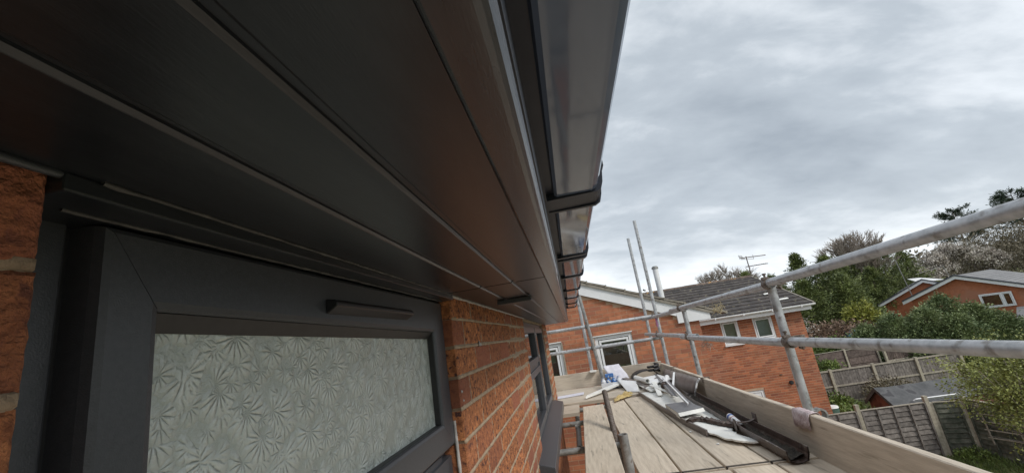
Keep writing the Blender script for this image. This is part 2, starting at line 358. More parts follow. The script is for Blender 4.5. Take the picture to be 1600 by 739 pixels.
# masonry core (mortar)
mb = MB(); XB = -.2935
def core(y0, y1, z0, z1): mb.box((-.50, y0, z0), (XB, y1, z1))
core(-2.0, W1[0] - .005, -5, .139); core(W1[0], W1[1], -5, W1[2]); core(W1[1] + .005, W2[0] - .004, -5, .139)
core(W2[0], W2[1], -5, W2[2] - .04); core(W2[1], YE - .004, -5, .139)
core(W2[0], W2[1], W2[3], .139)
hp(mb).build('wall', M['mortar_near'], house)
# bricks
def rough_brick(Ln, H, D, seed, ny, nz, amp):
    """face towards +x at x=0, length along y from 0, height centred on z"""
    rs = random.Random(seed); vs = []; fs = []
    for j in range(nz + 1):
        for i in range(ny + 1):
            y = Ln * i / ny; z = -H / 2 + H * j / nz
            ex = min(i, ny - i) / ny * Ln; ez = min(j, nz - j) / nz * H
            edge = min(ex, ez)
            d = amp * (noise.noise(Vector((y * 55 + seed * 7.7, z * 90, seed))) + .8 * noise.noise(Vector((y * 150, z * 210, seed * 3.1))) + .5 * noise.noise(Vector((y * 380, z * 420, seed * 5.3))))
            if edge < .0005: d = -.0035 + .4 * d
            yy = y; zz = z
            if i in (0, ny): yy += .0012 * noise.noise(Vector((z * 130, seed, i)))
            if j in (0, nz): zz += .0022 * noise.noise(Vector((y * 70, seed * 2.0, j))) + .0012 * noise.noise(Vector((y * 260, seed * 2.0, j)))
            vs.append((d, yy, zz))
    for j in range(nz):
        for i in range(ny):
            a = j * (ny + 1) + i; fs.append((a, a + 1, a + ny + 2, a + ny + 1))
    # sides
    def strip(idx):
        o = len(vs)
        for k in idx: vs.append((-D, vs[k][1], vs[k][2]))
        for k in range(len(idx) - 1): fs.append((idx[k], o + k, o + k + 1, idx[k + 1]))
    strip([i for i in range(ny + 1)][::-1]); strip([nz * (ny + 1) + i for i in range(ny + 1)])
    strip([j * (ny + 1) for j in range(nz + 1)]); strip([j * (ny + 1) + ny for j in range(nz + 1)][::-1])
    m_ = MB(); m_.add(vs, fs, False); return m_.mesh('brick', M['brick_near'])
hi = [rough_brick(.215, .0655, .06, s, 56, 18, .0024) for s in range(4)]
hih = [rough_brick(.1025, .0655, .06, 20 + s, 28, 18, .0024) for s in range(3)]
lo = [rough_brick(.215, .0655, .012, 40 + s, 12, 4, .0022) for s in range(5)]
loh = [rough_brick(.1025, .0655, .012, 50 + s, 6, 4, .0022) for s in range(3)]
rb = random.Random(3); perps = []
nb = 0
def brick_run(y0, y1, zc, hires, off, corner=None):
    """lay one course from y0 to y1"""
    global nb
    y = y0; first = True
    while y < y1 - .02:
        full = not (first and off)
        ln = .215 if full else .1025
        if y + ln > y1 - .001: ln = y1 - y
        if ln < .02: break
        use = 'h' if ln < .16 else 'f'
        base = .1025 if use == 'h' else .215
        pool = (hih if use == 'h' else hi) if hires(y) else (loh if use == 'h' else lo)
        inst('brick', rb.choice(pool), house, (XB + .0022 + rb.uniform(-.0008, .0010) - HL.x, y - HL.y, zc - HL.z), (0, 0, 0), (1, ln / base, 1))
        perps.append((y + ln + .00475, zc))
        y += ln + .0095; first = False; nb += 1
for k in range(-1, 20):
    zt = zj0 - cp * k; zc = zt - cp / 2
    if k == -1: zc = zj0 + .0045 + .0327 * .0 + .0327
    if zc > .139 - .0 : pass
    topcut = (k == -1)
    offp = k % 2 == 0
    if k < 6:
        brick_run(W1[0] - .215 - (.112 if offp else 0), W1[0], zc if not topcut else .1135, lambda y: True, False)
    if k < 14: brick_run(W1[1], W2[0], zc if not topcut else .1135, lambda y: y < 1.9, offp)
    if zc < W2[2] - .05: brick_run(W2[0] if False else W2[0] + .0, YE, zc, lambda y: False, not offp) if k < 13 else None
    elif k < 13: brick_run(W2[1], YE, zc if not topcut else .1135, lambda y: False, not offp)
lower = MB(); rb2 = random.Random(8)
for k in range(12, 66):
    zc = zj0 - cp * k - cp / 2
    for (ya, yb_) in ((W1[1] + .0, W2[0]), (W2[0], YE)):
        if ya < W2[0] and k < 14: continue
        if ya >= W2[0] and k < 13: continue
        y = ya + (-.112 if k % 2 else 0) if ya >= W2[0] else ya
        while y < yb_ - .03:
            a, b = max(y, ya), min(y + .215, yb_)
            if b - a > .03: lower.box((XB - .01, a, zc - .0325), (XB + .003 + rb2.uniform(-.001, .001), b, zc + .0325))
            y += .2245
hp(lower).build('brickwork', M['brick_low'], house, kind='stuff')
print('near bricks', nb)
# proud, slightly uneven bed joints (mortar strips) for the near pier
mb = MB()
for k in range(0, 14):
    z = zj0 - cp * k
    for y0, y1 in ((-.3, W1[0] - .002), (W1[1] + .003, W2[0] - .004)):
        n = int((y1 - y0) / .02); vs = []; fs = []
        for i in range(n + 1):
            y = y0 + (y1 - y0) * i / n
            a = .0010 * noise.noise(Vector((y * 18, k * 3.1, 0))); b = .0016 * noise.noise(Vector((y * 30, k * 5.1, 7)))
            x = XB + .0022 + .0014 * noise.noise(Vector((y * 25, k, 3)))
            vs += [(XB - .002, y, z - .0054 + a), (x, y, z - .0036 + a + b), (x + .0004, y, z + .0032 + b), (XB - .002, y, z + .0050 + b)]
        for i in range(n):
            for q in range(3): fs.append((i * 4 + q, (i + 1) * 4 + q, (i + 1) * 4 + q + 1, i * 4 + q + 1))
        fs += [(0, 1, 2, 3), (n * 4, n * 4 + 1, n * 4 + 2, n * 4 + 3)]
        mb.add(vs, fs, True)
for (y, zc) in perps:
    if W1[1] < y < W2[0] - .01 or y < W1[0] - .01:
        mb.box((XB - .002, y - .0040, zc - .031), (XB + .0012, y + .0040, zc + .031))
hp(mb).build('mortar_joints', M['mortar_near'], house, kind='stuff')

# soffit: two panels with V grooves, butt joint at y = 1.0
GR = (-.200, -.121)
def soffit_profile(z):
    p = [(-.50, z)]
    for gx in GR:
        p += [(gx - .0010, z), (gx - .0004, z + .0003), (gx + .0021, z + .0027), (gx + .0027, z + .0044), (gx + .0100, z + .0046), (gx + .0106, z + .0008), (gx + .0125, z)]
    p += [(-.0392, z), (-.0392, z + .012), (-.50, z + .012)]
    return p
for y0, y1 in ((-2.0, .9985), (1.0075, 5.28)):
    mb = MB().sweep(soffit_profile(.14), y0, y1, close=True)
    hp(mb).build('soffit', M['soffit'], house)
# fascia with its return lip under the soffit
def fascia_profile(z, dx=0):
    return [(-.0385, z + .0008), (-.0370, z - .0010), (-.0355, z - .0018), (-.0175 + dx, z - .0018), (-.0140 + dx, z - .0012), (-.0112 + dx, z + .0004), (-.0092 + dx, z + .0032), (-.0080 + dx, z + .0075), (-.0075 + dx, z + .155), (-.016, z + .155), (-.016, z + .012), (-.0385, z + .012)]
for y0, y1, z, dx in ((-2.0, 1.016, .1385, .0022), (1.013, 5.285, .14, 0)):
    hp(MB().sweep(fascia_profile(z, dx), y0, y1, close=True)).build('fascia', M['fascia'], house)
# dark strip painting shade onto the fascia, and a thin line, seen behind the gutter
hp(MB().box((-.0073, -2, .153), (-.0045, 5.28, .300)).box((-.0045, -2, .262), (.000, 5.28, .268))).build('fascia_shade', M['bracket'], house)
hp(MB().box((-.6, -2, .30), (.018, 5.3, .312))).build('eaves_board', M['bracket'], house)
# roof slope above (tiles oversail the gutter back)
mb = MB()
for k in range(9):
    y0 = -2; dx = .34
    a = Vector((.06 - k * .31, 0, .375 + k * .125)); b = Vector((.06 - (k + 1) * .31 - .05, 0, .375 + (k + 1) * .125 + .012))
    mb.add([(a.x, -2, a.z), (a.x, 5.35, a.z), (b.x, 5.35, b.z), (b.x, -2, b.z), (a.x, -2, a.z - .02), (a.x, 5.35, a.z - .02), (b.x, 5.35, b.z - .02), (b.x, -2, b.z - .02)],
           [(0, 1, 2, 3), (4, 7, 6, 5), (0, 4, 5, 1), (2, 6, 7, 3), (0, 3, 7, 4), (1, 5, 6, 2)])
hp(mb).build('roof', M['tile'], house)

# gutter
def gut(off=0.0, top=.352):
    z0 = .290 - off
    pts = [(.008 - off, top), (.014 - off, z0 + .012), (.018 - off, z0 + .003), (.024, z0), (.100, z0), (.110 + off * .5, z0 + .004), (.1155 + off, z0 + .013), (.124 + off, top - .008), (.1265 + off, top)]
    return pts
outer = gut(0)
inner = [(x + (.0025 if i < 4 else -.0025 if i > 4 else 0), z + (.0025 if 2 <= i <= 6 else 0)) for i, (x, z) in enumerate(outer)]
lip = [(.131, .352), (.131, .345), (.127, .343)]
prof = outer + lip[:1] + [(.1235, .352)] + inner[::-1][1:]
gt = hp(MB().sweep(prof, -2.0, 5.32, close=True)).build('gutter', M['gutter'], house)
def bracket(y, wd, heavy=False):
    g_ = .0038
    a = gut(g_, .356); outr = [(-.0072, .356), (-.0072, .284)] + [(.02, .2845)] + a[4:5] + [(.112, z_) for z_ in (.2865,)] + [(.1215, .293), (.1265, .306), (.1335, .352), (.1345, .362), (.122, .364)]
    innr = [(.122, .3545), (.1285, .3525), (.1245, .345), (.1165, .304), (.110, .2952), (.100, .2895), (.024, .2892), (.0135, .302), (.0072, .356)]
    m_ = MB().sweep(outr + innr, y, y + wd, close=True)
    if heavy:   # union: two raised ribs and clips
        m_.sweep([(-.0072, .352), (-.0072, .2815), (.112, .2820), (.1245, .289), (.130, .306), (.137, .350), (.1335, .350), (.1268, .307), (.121, .294), (.111, .287), (.0, .285), (.0, .352)], y + wd - .012, y + wd, close=True)
        m_.box((.126, y + .02, .350), (.139, y + .05, .366))
    hp(m_).build('gutter_bracket', M['bracket'], gt, bevel=.0012)
bracket(.868, .095, True); bracket(1.60, .030); bracket(1.675, .035)
for y in (2.22, 2.95, 3.65, 4.35, 5.0): bracket(y, .035)
bracket(.30, .0001) if False else None
# soffit vent
vt = MB().box((-.222, 1.365, .124), (-.108, 1.430, .1385)); 
v0 = hp(vt).build('soffit_vent', M['frame'], house, bevel=.0015)
mb = MB()
for i in range(13): mb.box((-.214 + i * .008, 1.372, .1232), (-.2105 + i * .008, 1.423, .1245))
hp(mb).build('vent_slot', M['vent'], v0)
# sealant lines
def bead(name, pts, r, mat, par, seed=0, n=60):
    mb = MB(); P = []
    for i in range(n + 1):
        t = i / n * (len(pts) - 1); k = min(int(t), len(pts) - 2); f = t - k
        p = Vector(pts[k]).lerp(Vector(pts[k + 1]), f)
        rr = r * (1 + .7 * noise.noise(Vector((i * .45, seed, 0)))) 
        P.append((p + Vector((0, 0, r * .5 * noise.noise(Vector((i * .3, seed, 5))))), max(rr, r * .3)))
    for (a, ra), (b, rb_) in zip(P[:-1], P[1:]): mb.tube(a, b, ra, 6, r2=rb_, caps=False)
    return hp(mb).build(name, mat, par)
bead('wall_sealant', [(-.288, 1.05, .1385), (-.288, 2.75, .1385)], .0040, M['caulk'], house, 2, 90)
bead('wall_sealant', [(-.284, -.2, .1385), (-.286, .20, .1385)], .0030, M['frame'], house, 5, 20)
bead('jamb_sealant', [(-.3135, 1.043, -.16), (-.312, 1.045, -.5)], .004, M['caulk'], house, 9, 20)
# drips of white paint / mortar on the bricks
for (y, z, s) in ((1.32, .012, .010), (1.34, .008, .006), (1.052, -.098, .004), (1.06, -.12, .003)):
    mb = MB(); mb.tube((XB + .003, y, z), (XB + .0065, y + .001, z), s, 9, r2=s * .5); hp(mb).build('mortar_splash', M['caulk'], house)

# window 1 -----------------------------------------------------------
win = hp(MB().box((-.375, W1[0], -1.2), (-.339, W1[0] + .045, .139)).box((-.375, W1[1] - .055, -1.2), (-.345, W1[1] - .001, .139))
     .box((-.375, W1[0] + .045, .085), (-.345, W1[1] - .055, .139)).box((-.375, W1[0] + .045, -.300), (-.335, W1[1] - .055, -.222))
     .box((-.375, W1[0] + .045, -1.2), (-.335, W1[1] - .055, -1.14))).build('window', M['frame'], house, bevel=.002)
hp(MB().box((-.60, W1[0] - .1, -1.3), (-.376, W1[1] + .1, .139))).build('dark_room_box', M['dark'], win)  # added dark box for the room interior, closes off sky through the frame gap
hp(MB().box((-.375, W1[0] + .040, -1.2), (-.3445, W1[0] + .062, .139))).build('jamb_packer', M['bead'], win)
# head trim between casement and soffit
hp(MB().box((-.36, W1[0], .1275), (-.2820, W1[1] - .002, .1395))).build('head_trim', M['soffit'], win, bevel=.0015)
bead('frame_sealant', [(-.281, W1[0] + .02, .139), (-.2815, W1[1] - .01, .1392)], .0017, M['caulkd'], win, 12, 90)
bead('frame_sealant', [(-.311, W1[0] + .02, .127), (-.311, W1[1] - .01, .1268)], .0015, M['caulkd'], win, 15, 90)
# casement: four mitred members, profile (inset from outer edge t, x)
CO = (.246, 1.0435, -.211, .1270)   # outer y0,y1,z0,z1
CI = (.290, .962, -.153, .0655, .050)      # inner edge of the flat face
CG = (.302, .990, -.166, .0505, .036)      # where the bead meets the glass
XF, XG, XBK = -.3150, -.3330, -.345
def quad_ring(o_, xo, i_, xi):
    a = [(xo, o_[0], o_[2]), (xo, o_[1], o_[2]), (xo, o_[1], o_[3]), (xo, o_[0], o_[3])]
    b = [(xi, i_[0], i_[2]), (xi, i_[1], i_[2]), (xi, i_[1], i_[3]), (xi, i_[0], i_[3])]
    return a, b
def member(k, rings, name, mat, parent, gap=.0004):
    m_ = MB()
    vs = []; 
    for (rect, x) in rings:
        q = [(x, rect[0], rect[2]), (x, rect[1], rect[2]), (x, rect[1], rect[4] if len(rect) > 4 else rect[3]), (x, rect[0], rect[3])]
        a, b = Vector(q[k]), Vector(q[(k + 1) % 4]); d = (b - a).normalized() * gap
        vs += [a + d, b - d]
    n = len(rings)
    fs = [(2 * i, 2 * i + 1, 2 * (i + 1) + 1, 2 * (i + 1)) for i in range(n - 1)]
    fs += [(2 * n - 2, 2 * n - 1, 1, 0)]
    fs += [tuple(2 * i for i in range(n))[::-1], tuple(2 * i + 1 for i in range(n))]
    m_.add(vs, fs)
    return hp(m_).build(name, mat, parent)
def shr(r_, t): return (r_[0] + t, r_[1] - t, r_[2] + t, r_[3] - t) + ((r_[4] - t,) if len(r_) > 4 else ())
rings = [(shr(CO, -.0012), XBK), (shr(CO, 0), XF - .010), (shr(CO, .002), XF - .003), (shr(CO, .006), XF - .0003), (shr(CI, -.007), XF + .0005), (shr(CI, -.002), XF - .001), (shr(CI, 0), XF - .004), (CI, XBK)]
for k in range(4): member(k, rings, 'casement_rail' if k % 2 == 0 else 'casement_stile', M['frame'], win)
rings = [(shr(CI, .0006), XBK), (shr(CI, .0006), XF - .006), (CG, XG + .0015), (CG, XBK)]
for k in range(4): member(k, rings, 'glazing_bead', M['bead'], win)
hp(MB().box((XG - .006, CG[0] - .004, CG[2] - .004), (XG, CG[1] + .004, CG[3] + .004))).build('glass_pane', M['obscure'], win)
# lower light
CO2 = (.246, 1.0435, -1.13, -.232); CI2 = (.290, .962, -1.07, -.285)
rings = [(shr(CO2, 0), XBK), (shr(CO2, .002), XF - .014), (shr(CI2, -.004), XF - .012), (shr(CI2, 0), XF - .016), (CI2, XBK)]
for k in range(4): member(k, rings, 'casement_rail' if k % 2 == 0 else 'casement_stile', M['frame'], win)
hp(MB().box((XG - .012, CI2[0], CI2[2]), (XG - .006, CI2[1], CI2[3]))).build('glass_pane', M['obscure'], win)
# trickle vent on the top rail
m_ = MB(); vy0, vy1 = .520, .800
pr = [(XF, .093), (XF + .012, .091), (XF + .0165, .087), (XF + .0165, .082), (XF + .002, .0735), (XF, .0735)]
m_.add([(x, vy0, z) for x, z in pr] + [(x, vy1, z) for x, z in pr], [tuple(range(5, -1, -1)), tuple(range(6, 12))] + [(i, (i + 1) % 6, 6 + (i + 1) % 6, 6 + i) for i in range(6)])
tv = hp(m_).build('trickle_vent', M['vent'], win, bevel=.0018)
# window 2 -----------------------------------------------------------
y0, y1, z0, z1 = W2
XW = -.318
m_ = MB()
for a, b in (((XW - .06, y0, z0), (XW, y0 + .06, z1)), ((XW - .06, y1 - .06, z0), (XW, y1, z1)), ((XW - .06, y0 + .06, z1 - .05), (XW, y1 - .06, z1)), ((XW - .06, y0 + .06, z0), (XW, y1 - .06, z0 + .06)),
             ((XW - .06, 3.62, z0 + .06), (XW, 3.70, z1 - .05)), ((XW - .06, y0 + .06, -.235), (XW, 3.62, -.175))): m_.box(a, b)
win2 = hp(m_).build('window', M['frame'], house, bevel=.004)
def cas(a0, a1, b0, b1, th=.045):
    m_ = MB()
    x0, x1 = XW - .04, XW + .014
    m_.box((x0, a0, b0), (x1, a0 + th, b1)); m_.box((x0, a1 - th, b0), (x1, a1, b1)); m_.box((x0, a0 + th, b0), (x1, a1 - th, b0 + th)); m_.box((x0, a0 + th, b1 - th), (x1, a1 - th, b1))
    hp(m_).build('casement', M['frame'], win2, bevel=.004)
    hp(MB().box((XW - .02, a0 + th, b0 + th), (XW - .014, a1 - th, b1 - th))).build('glass_pane', M['glass'], win2)
cas(y0 + .045, 3.64, -.19, z1 - .035); cas(y0 + .045, 3.64, z0 + .045, -.22); cas(3.68, y1 - .045, z0 + .045, z1 - .035)
m_ = MB()
for yy in (3.1, 3.3, 4.1): m_.box((XW + .010, yy, z1 - .055), (XW + .03, yy + .05, z1 - .04))
hp(MB().poly([(-.33, -.635), (-.33, -.70), (-.225, -.735), (-.208, -.735), (-.208, -.672), (-.222, -.668)], 2.22, axis=1, lo=2.42)).build('window_sill', M['frame'], win2, bevel=.003)
hp(MB().box((-.40, y0 + .0, z0), (-.392, y1, z1))).build('curtain', M['dark'], win2)

# ------------------------------------------------------------------ scaffold deck
decks = []
def sboard(x0, x1, y0, y1, z, label, mat='board', rotz=0.0, th=.038, bands=()):
    cx, cy = (x0 + x1) / 2, (y0 + y1) / 2
    lx, ly = x1 - x0, y1 - y0
    rs = random.Random(int(cx * 1000) + int(cy * 77))
    long_y = ly > lx; n = 22; m_ = MB(); vs = []; fs = []
    Ln, Wd = (ly, lx) if long_y else (lx, ly)
    for i in range(n + 1):
        t = -Ln / 2 + Ln * i / n
        for (u, h) in ((-Wd / 2, 0), (-Wd / 2, th - .004), (-Wd / 2 + .004, th), (Wd / 2 - .004, th), (Wd / 2, th - .004), (Wd / 2, 0)):
            jit = .0015 * noise.noise(Vector((t * 2.2, u * 3, cx * 9 + cy)))
            if h: jit += .0025 * noise.noise(Vector((t * 1.2, cx * 5, 3)))
            uu = u + .0016 * noise.noise(Vector((t * 3, u * 7, cx * 3)))
            vs.append((uu, t, h + jit) if long_y else (t, uu, h + jit))
    for i in range(n):
        for q in range(6): a = i * 6 + q; b = i * 6 + (q + 1) % 6; fs.append((a, b, b + 6, a + 6))
    fs += [(0, 1, 2, 3, 4, 5), tuple(n * 6 + q for q in (5, 4, 3, 2, 1, 0))]
    m_.add(vs, fs)
    root = thing('scaffold_board', label, 'scaffold board', (cx, cy, z - th), (0, 0, rotz), 'scaffold boards laid as the deck')
    m_.build('plank', M[mat], root)
    for e_ in ((-1,) if y0 > 2 else ()):   # dark end band
        if long_y: b_ = MB().box((-Wd / 2 - .0012, e_ * (Ln / 2 - .02) - .012, .004), (Wd / 2 + .0012, e_ * (Ln / 2 - .02) + .012, th + .0012))
        else: b_ = MB().box((e_ * (Ln / 2 - .02) - .012, -Wd / 2 - .0012, .004), (e_ * (Ln / 2 - .02) + .012, Wd / 2 + .0012, th + .0022))
        b_.build('end_band', M['endgrain'], root)
    return root
ZD = -.81
sboard(-.075, .148, -1.2, 2.20, ZD - .001, 'inner scaffold board nearest the house wall, near length beside the open tube end', rotz=0)
b_ = sboard(-.055, .170, 2.22, 4.98, ZD + .002, 'narrow inner scaffold board beside the house wall, set apart by a gap', rotz=R(-1.2))
b_.location.x += .010
C.objects.unlink(b_) if False else None
xs_ = [(.235, .447), (.458, .677), (.689, .908), (.919, 1.143)]
lab_far = ['first wide deck board right of the gap, clear of rubbish', 'second deck board from the gap, clean and pale, ending under the yellow cloth',
           'third deck board from the gap, under the white torn strip', 'outermost deck board against the toe board, under the old brown gutter']
lab_near = ['near deck board beside the gap at the bottom edge of the photo', 'near deck board with its dark end joint at the bottom centre',
            'near deck board below the white torn strip end', 'near deck board in the corner below the toe board']
for (a, b), l1, l2 in zip(xs_, lab_far, lab_near):
    d = random.uniform(-.03, .02) if a < .4 else 0
    sboard(a, b, 2.545, 5.15 + d, ZD, l1); 
    sboard(a + .012, b + .012, -1.35, 2.525, ZD - .001, l2)
tl = ['transverse deck board nearest, ending at the gap by the house corner', 'transverse deck board under the lilac white strip', 'transverse deck board behind the lilac white strip',
      'transverse deck board with the blue bottles on it', 'transverse deck board just in front of the end toe board', 'transverse deck board under the far toe board', 'transverse deck board in the far corner']
for k in range(7):
    y = 4.72 + k * .245
    x0 = -1.9; x1 = -.06 if k == 0 else (.02 if k == 1 else 1.14)
    if k in (0,): x1 = -.062
    if k == 1: x1 = -.055
    yy = y
    sboard(x0, x1, yy, yy + .228, ZD + (.022 if k > 1 else 0.0), tl[k], 'boardx')
# toe boards
def toe(p0, p1, z0, z1, label, mat, sag=0):
    p0 = Vector(p0); p1 = Vector(p1); d = p1 - p0; Ln = d.length; ang = math.atan2(d.y, d.x)
    n = 24; vs = []; fs = []; th = .038; h = z1 - z0
    for i in range(n + 1):
        t = Ln * i / n
        for (u, v) in ((0, 0), (th, 0), (th, h - .004), (th - .005, h), (.005, h), (0, h - .004)):
            jit = .003 * noise.noise(Vector((t * 1.8, v * 2, p0.x * 3))); vs.append((t, u + jit, v + (.003 * noise.noise(Vector((t * 2.3, 5, p0.y))) if v else 0)))
    for i in range(n):
        for q in range(6): a = i * 6 + q; b = i * 6 + (q + 1) % 6; fs.append((a, b, b + 6, a + 6))
    fs += [(0, 1, 2, 3, 4, 5), tuple(n * 6 + q for q in (5, 4, 3, 2, 1, 0))]
    root = thing('toe_board', label, 'toe board', (p0.x, p0.y, z0), (0, 0, ang), 'toe boards on edge round the deck')
    MB().add(vs, fs).build('plank', M[mat], root)
    return root, Ln
t1, _ = toe((1.183, -1.4), (1.178, 4.30), -.812, -.597, 'long near toe board along the outer deck edge, rag draped over it', 'boardx')
t2, _ = toe((1.178, 4.27), (1.19, 6.52), -.835, -.615, 'far toe board along the outer deck edge behind the rubbish heap', 'boardx')
t2.location.x += .041
t3, _ = toe((-1.9, 6.43), (1.20, 6.47), -.79, -.582, 'toe board across the far end of the deck, behind the blue bottles', 'boardx')
# toe board clips (dark steel straps over the top)
for y, xx, lab in ((4.30, 1.16, 'dark clip over the toe board joint'), (5.72, 1.195, 'dark clip over the far toe board near the corner')):
    z = -.597 if y < 5 else -.615
    o = tag(MB().box((xx - .028 + (0), y - .012, z - .035), (xx - .0245 + 0, y + .012, z + .008)).box((xx - .028, y - .012, z + .005), (xx + .035, y + .012, z + .010)).box((xx + .035, y - .012, z - .03), (xx + .039, y + .012, z + .010))
        .build('toe_board_clip', M['rust']), lab, 'clip')

# ------------------------------------------------------------------ scaffold tubes
RT = .02415
def tube(p, q, label, mat='galv', group='scaffold tubes', sub=40):
    p = Vector(p); q = Vector(q)
    m_ = MB().tube(p - p, q - p, RT, 26, wall=.004)
    o = m_.build('scaffold_tube', M[mat]); o.location = p
    return tag(o, label, 'scaffold tube', group)
tube((1.2, -1.5, .185), (1.2, 2.68, .106), 'near length of the top guard rail, thick and blotchy, rising to the right edge', 'galv', 'guard rail tubes')
tube((1.205, 2.60, .098), (1.2, 5.15, .075), 'middle length of the top guard rail beyond the first upright', 'galv', 'guard rail tubes')
tube((1.215, 4.55, .068), (1.2, 7.15, .030), 'far length of the top guard rail ending past the corner', 'galv', 'guard rail tubes')
tube((1.2, -1.5, -.222), (1.2, 2.68, -.232), 'near length of the lower guard rail across the garden view', 'galv', 'guard rail tubes')
tube((1.2, 2.62, -.238), (1.2, 4.95, -.228), 'middle length of the lower guard rail between two uprights', 'galv', 'guard rail tubes')
tube((1.215, 4.4, -.218), (1.2, 7.2, -.205), 'far length of the lower guard rail ending past the corner', 'galv', 'guard rail tubes')
tube((1.253, 2.74, -5.0), (1.253, 2.735, .085), 'nearest thick upright tube outside the toe board, meeting the top rail', 'galv', 'upright scaffold tubes')
tube((1.253, 4.78, -5.0), (1.253, 4.80, .060), 'second upright tube outside the toe board, before the brown wall join', 'galv', 'upright scaffold tubes')
tube((1.265, 6.30, -5.0), (1.265, 6.36, 1.51), 'tallest upright tube standing above the corner against the sky', 'galv', 'upright scaffold tubes')
tube((1.245, 7.02, -5.0), (1.245, 7.10, 1.40), 'slightly shorter tall upright tube left of the tallest one', 'galv', 'upright scaffold tubes')
tube((.335, 6.20, -.79), (.214, 6.20, .50), 'leaning upright tube standing on the deck beside the blue bottles', 'galvold', 'upright scaffold tubes')
tube((.250, 6.53, -5.0), (.195, 6.53, .56), 'pale upright tube behind the end toe board, hard against another tube', 'galv', 'upright scaffold tubes')
tube((-1.9, 6.36, .055), (1.33, 6.36, .055), 'upper cross rail in front of the brick gable', 'galv', 'cross rails at the deck end')
tube((-1.9, 6.36, -.258), (1.25, 6.36, -.258), 'lower cross rail in front of the gable windows', 'galv', 'cross rails at the deck end')
tube((.172, 2.40, -5.0), (.172, 2.40, -.548), 'open ended upright tube poking up through the deck gap at bottom', 'galvold', 'tubes under and through the deck')
tube((.195, 3.30, -1.05), (.205, 4.08, -.560), 'brown stained tube leaning out of the gap between the boards', 'rust', 'tubes under and through the deck')
tube((-.262, 3.52, -.878), (1.3, 3.52, -.878), 'nearest transom tube under the deck beside the window sill', 'galvold', 'tubes under and through the deck')
tube((-.275, 4.50, -.878), (1.3, 4.50, -.878), 'middle transom tube under the deck', 'galvold', 'tubes under and through the deck')
tube((-.31 + .06, 5.22, -.878), (1.3, 5.22, -.878), 'far transom tube under the end of the inner board', 'galvold', 'tubes under and through the deck')
tube((-.098, 3.78, -.930), (-.098, 6.3, -.930), 'short open ended tube running below the transoms by the house corner', 'galvold', 'tubes under and through the deck')
tube((-.26, 2.9, -1.6), (.6, 2.9, -1.6), 'lower lift transom seen down the gap by the wall', 'galvold', 'tubes under and through the deck') 
tube((1.253, -1.0, -5.0), (1.253, -1.0, .6), 'upright tube behind the photographer', 'galv', 'upright scaffold tubes') if False else None

def coupler(p, axis, label, mat='rust', sc=1.0, rot=(0, 0, 0), bolts=True):
    """clamp: split ring round a tube along `axis`, a second ring at right angles, a flap and two bolts"""
    root = thing('scaffold_coupler', label, 'scaffold coupler', p, rot, 'couplers clamping the scaffold tubes')
    def ring(ax, c, r0, wd):
        m_ = MB(); n = 22; vs = []; fs = []
        for i in range(n):
            a = 2 * math.pi * i / n
            for (rr, t) in ((r0, -wd / 2), (r0 + .009, -wd / 2), (r0 + .009, wd / 2), (r0, wd / 2)):
                u, v = rr * math.cos(a), rr * math.sin(a)
                q = {0: (t, u, v), 1: (u, t, v), 2: (u, v, t)}[ax]; vs.append((q[0] + c[0], q[1] + c[1], q[2] + c[2]))
        for i in range(n):
            for q in range(4): fs.append((i * 4 + q, i * 4 + (q + 1) % 4, ((i + 1) % n) * 4 + (q + 1) % 4, ((i + 1) % n) * 4 + q))
        return m_.add(vs, fs, False)
    ring(axis, (0, 0, 0), RT + .0005, .045 * sc).build('clamp_ring', M[mat], root)
    if bolts:
        ring(2 if axis != 2 else 1, (.051 if axis != 2 else .051, 0, -.0), RT + .0005, .042 * sc).build('clamp_ring', M[mat], root)
        m_ = MB().box((-.030, -.012, .024), (.004, .012, .040)); m_.tube((-.010, 0, .030), (-.010, 0, .062), .0065, 8); m_.tube((-.010, 0, .052), (-.010, 0, .062), .011, 6)
        m_.tube((.03, -.028, -.034), (.03, -.072, -.034), .0065, 8); m_.tube((.03, -.052, -.034), (.03, -.062, -.034), .011, 6)
        m_.build('clamp_bolt', M[mat], root)
    return root
coupler((1.202, 2.640, .105), 1, 'dark coupler where the top rail meets the nearest upright', sc=1.0)
coupler((1.202, 4.72, .080), 1, 'dark coupler on the top rail at the second upright', sc=1.0)
coupler((1.202, 2.600, -.234), 1, 'coupler with protruding bolt on the lower rail at the nearest upright', sc=1.3)
coupler((1.202, 4.68, -.228), 1, 'coupler on the lower rail at the second upright')
coupler((1.215, 6.28, .050), 1, 'coupler on the top rail at the tallest upright')
coupler((1.21, 6.25, -.212), 1, 'coupler on the lower rail at the tallest upright')
coupler((.247, 6.36, .055), 0, 'black coupler joining upper cross rail to the leaning tubes', 'black', bolts=False, sc=.9)
coupler((.275, 6.36, -.258), 0, 'black coupler joining lower cross rail to the leaning tubes', 'black', bolts=False, sc=.9)
coupler((1.253, 2.735, -.655), 2, 'coupler at the foot of the nearest upright behind the toe board', 'galvold', sc=1.2)
coupler((-.098, 4.50, -.905), 0, 'coupler on the middle transom below the deck edge', 'galvold', sc=1.2, bolts=False)
coupler((-.098, 5.22, -.905), 0, 'coupler on the far transom below the deck edge', 'galvold', sc=1.2, bolts=False)
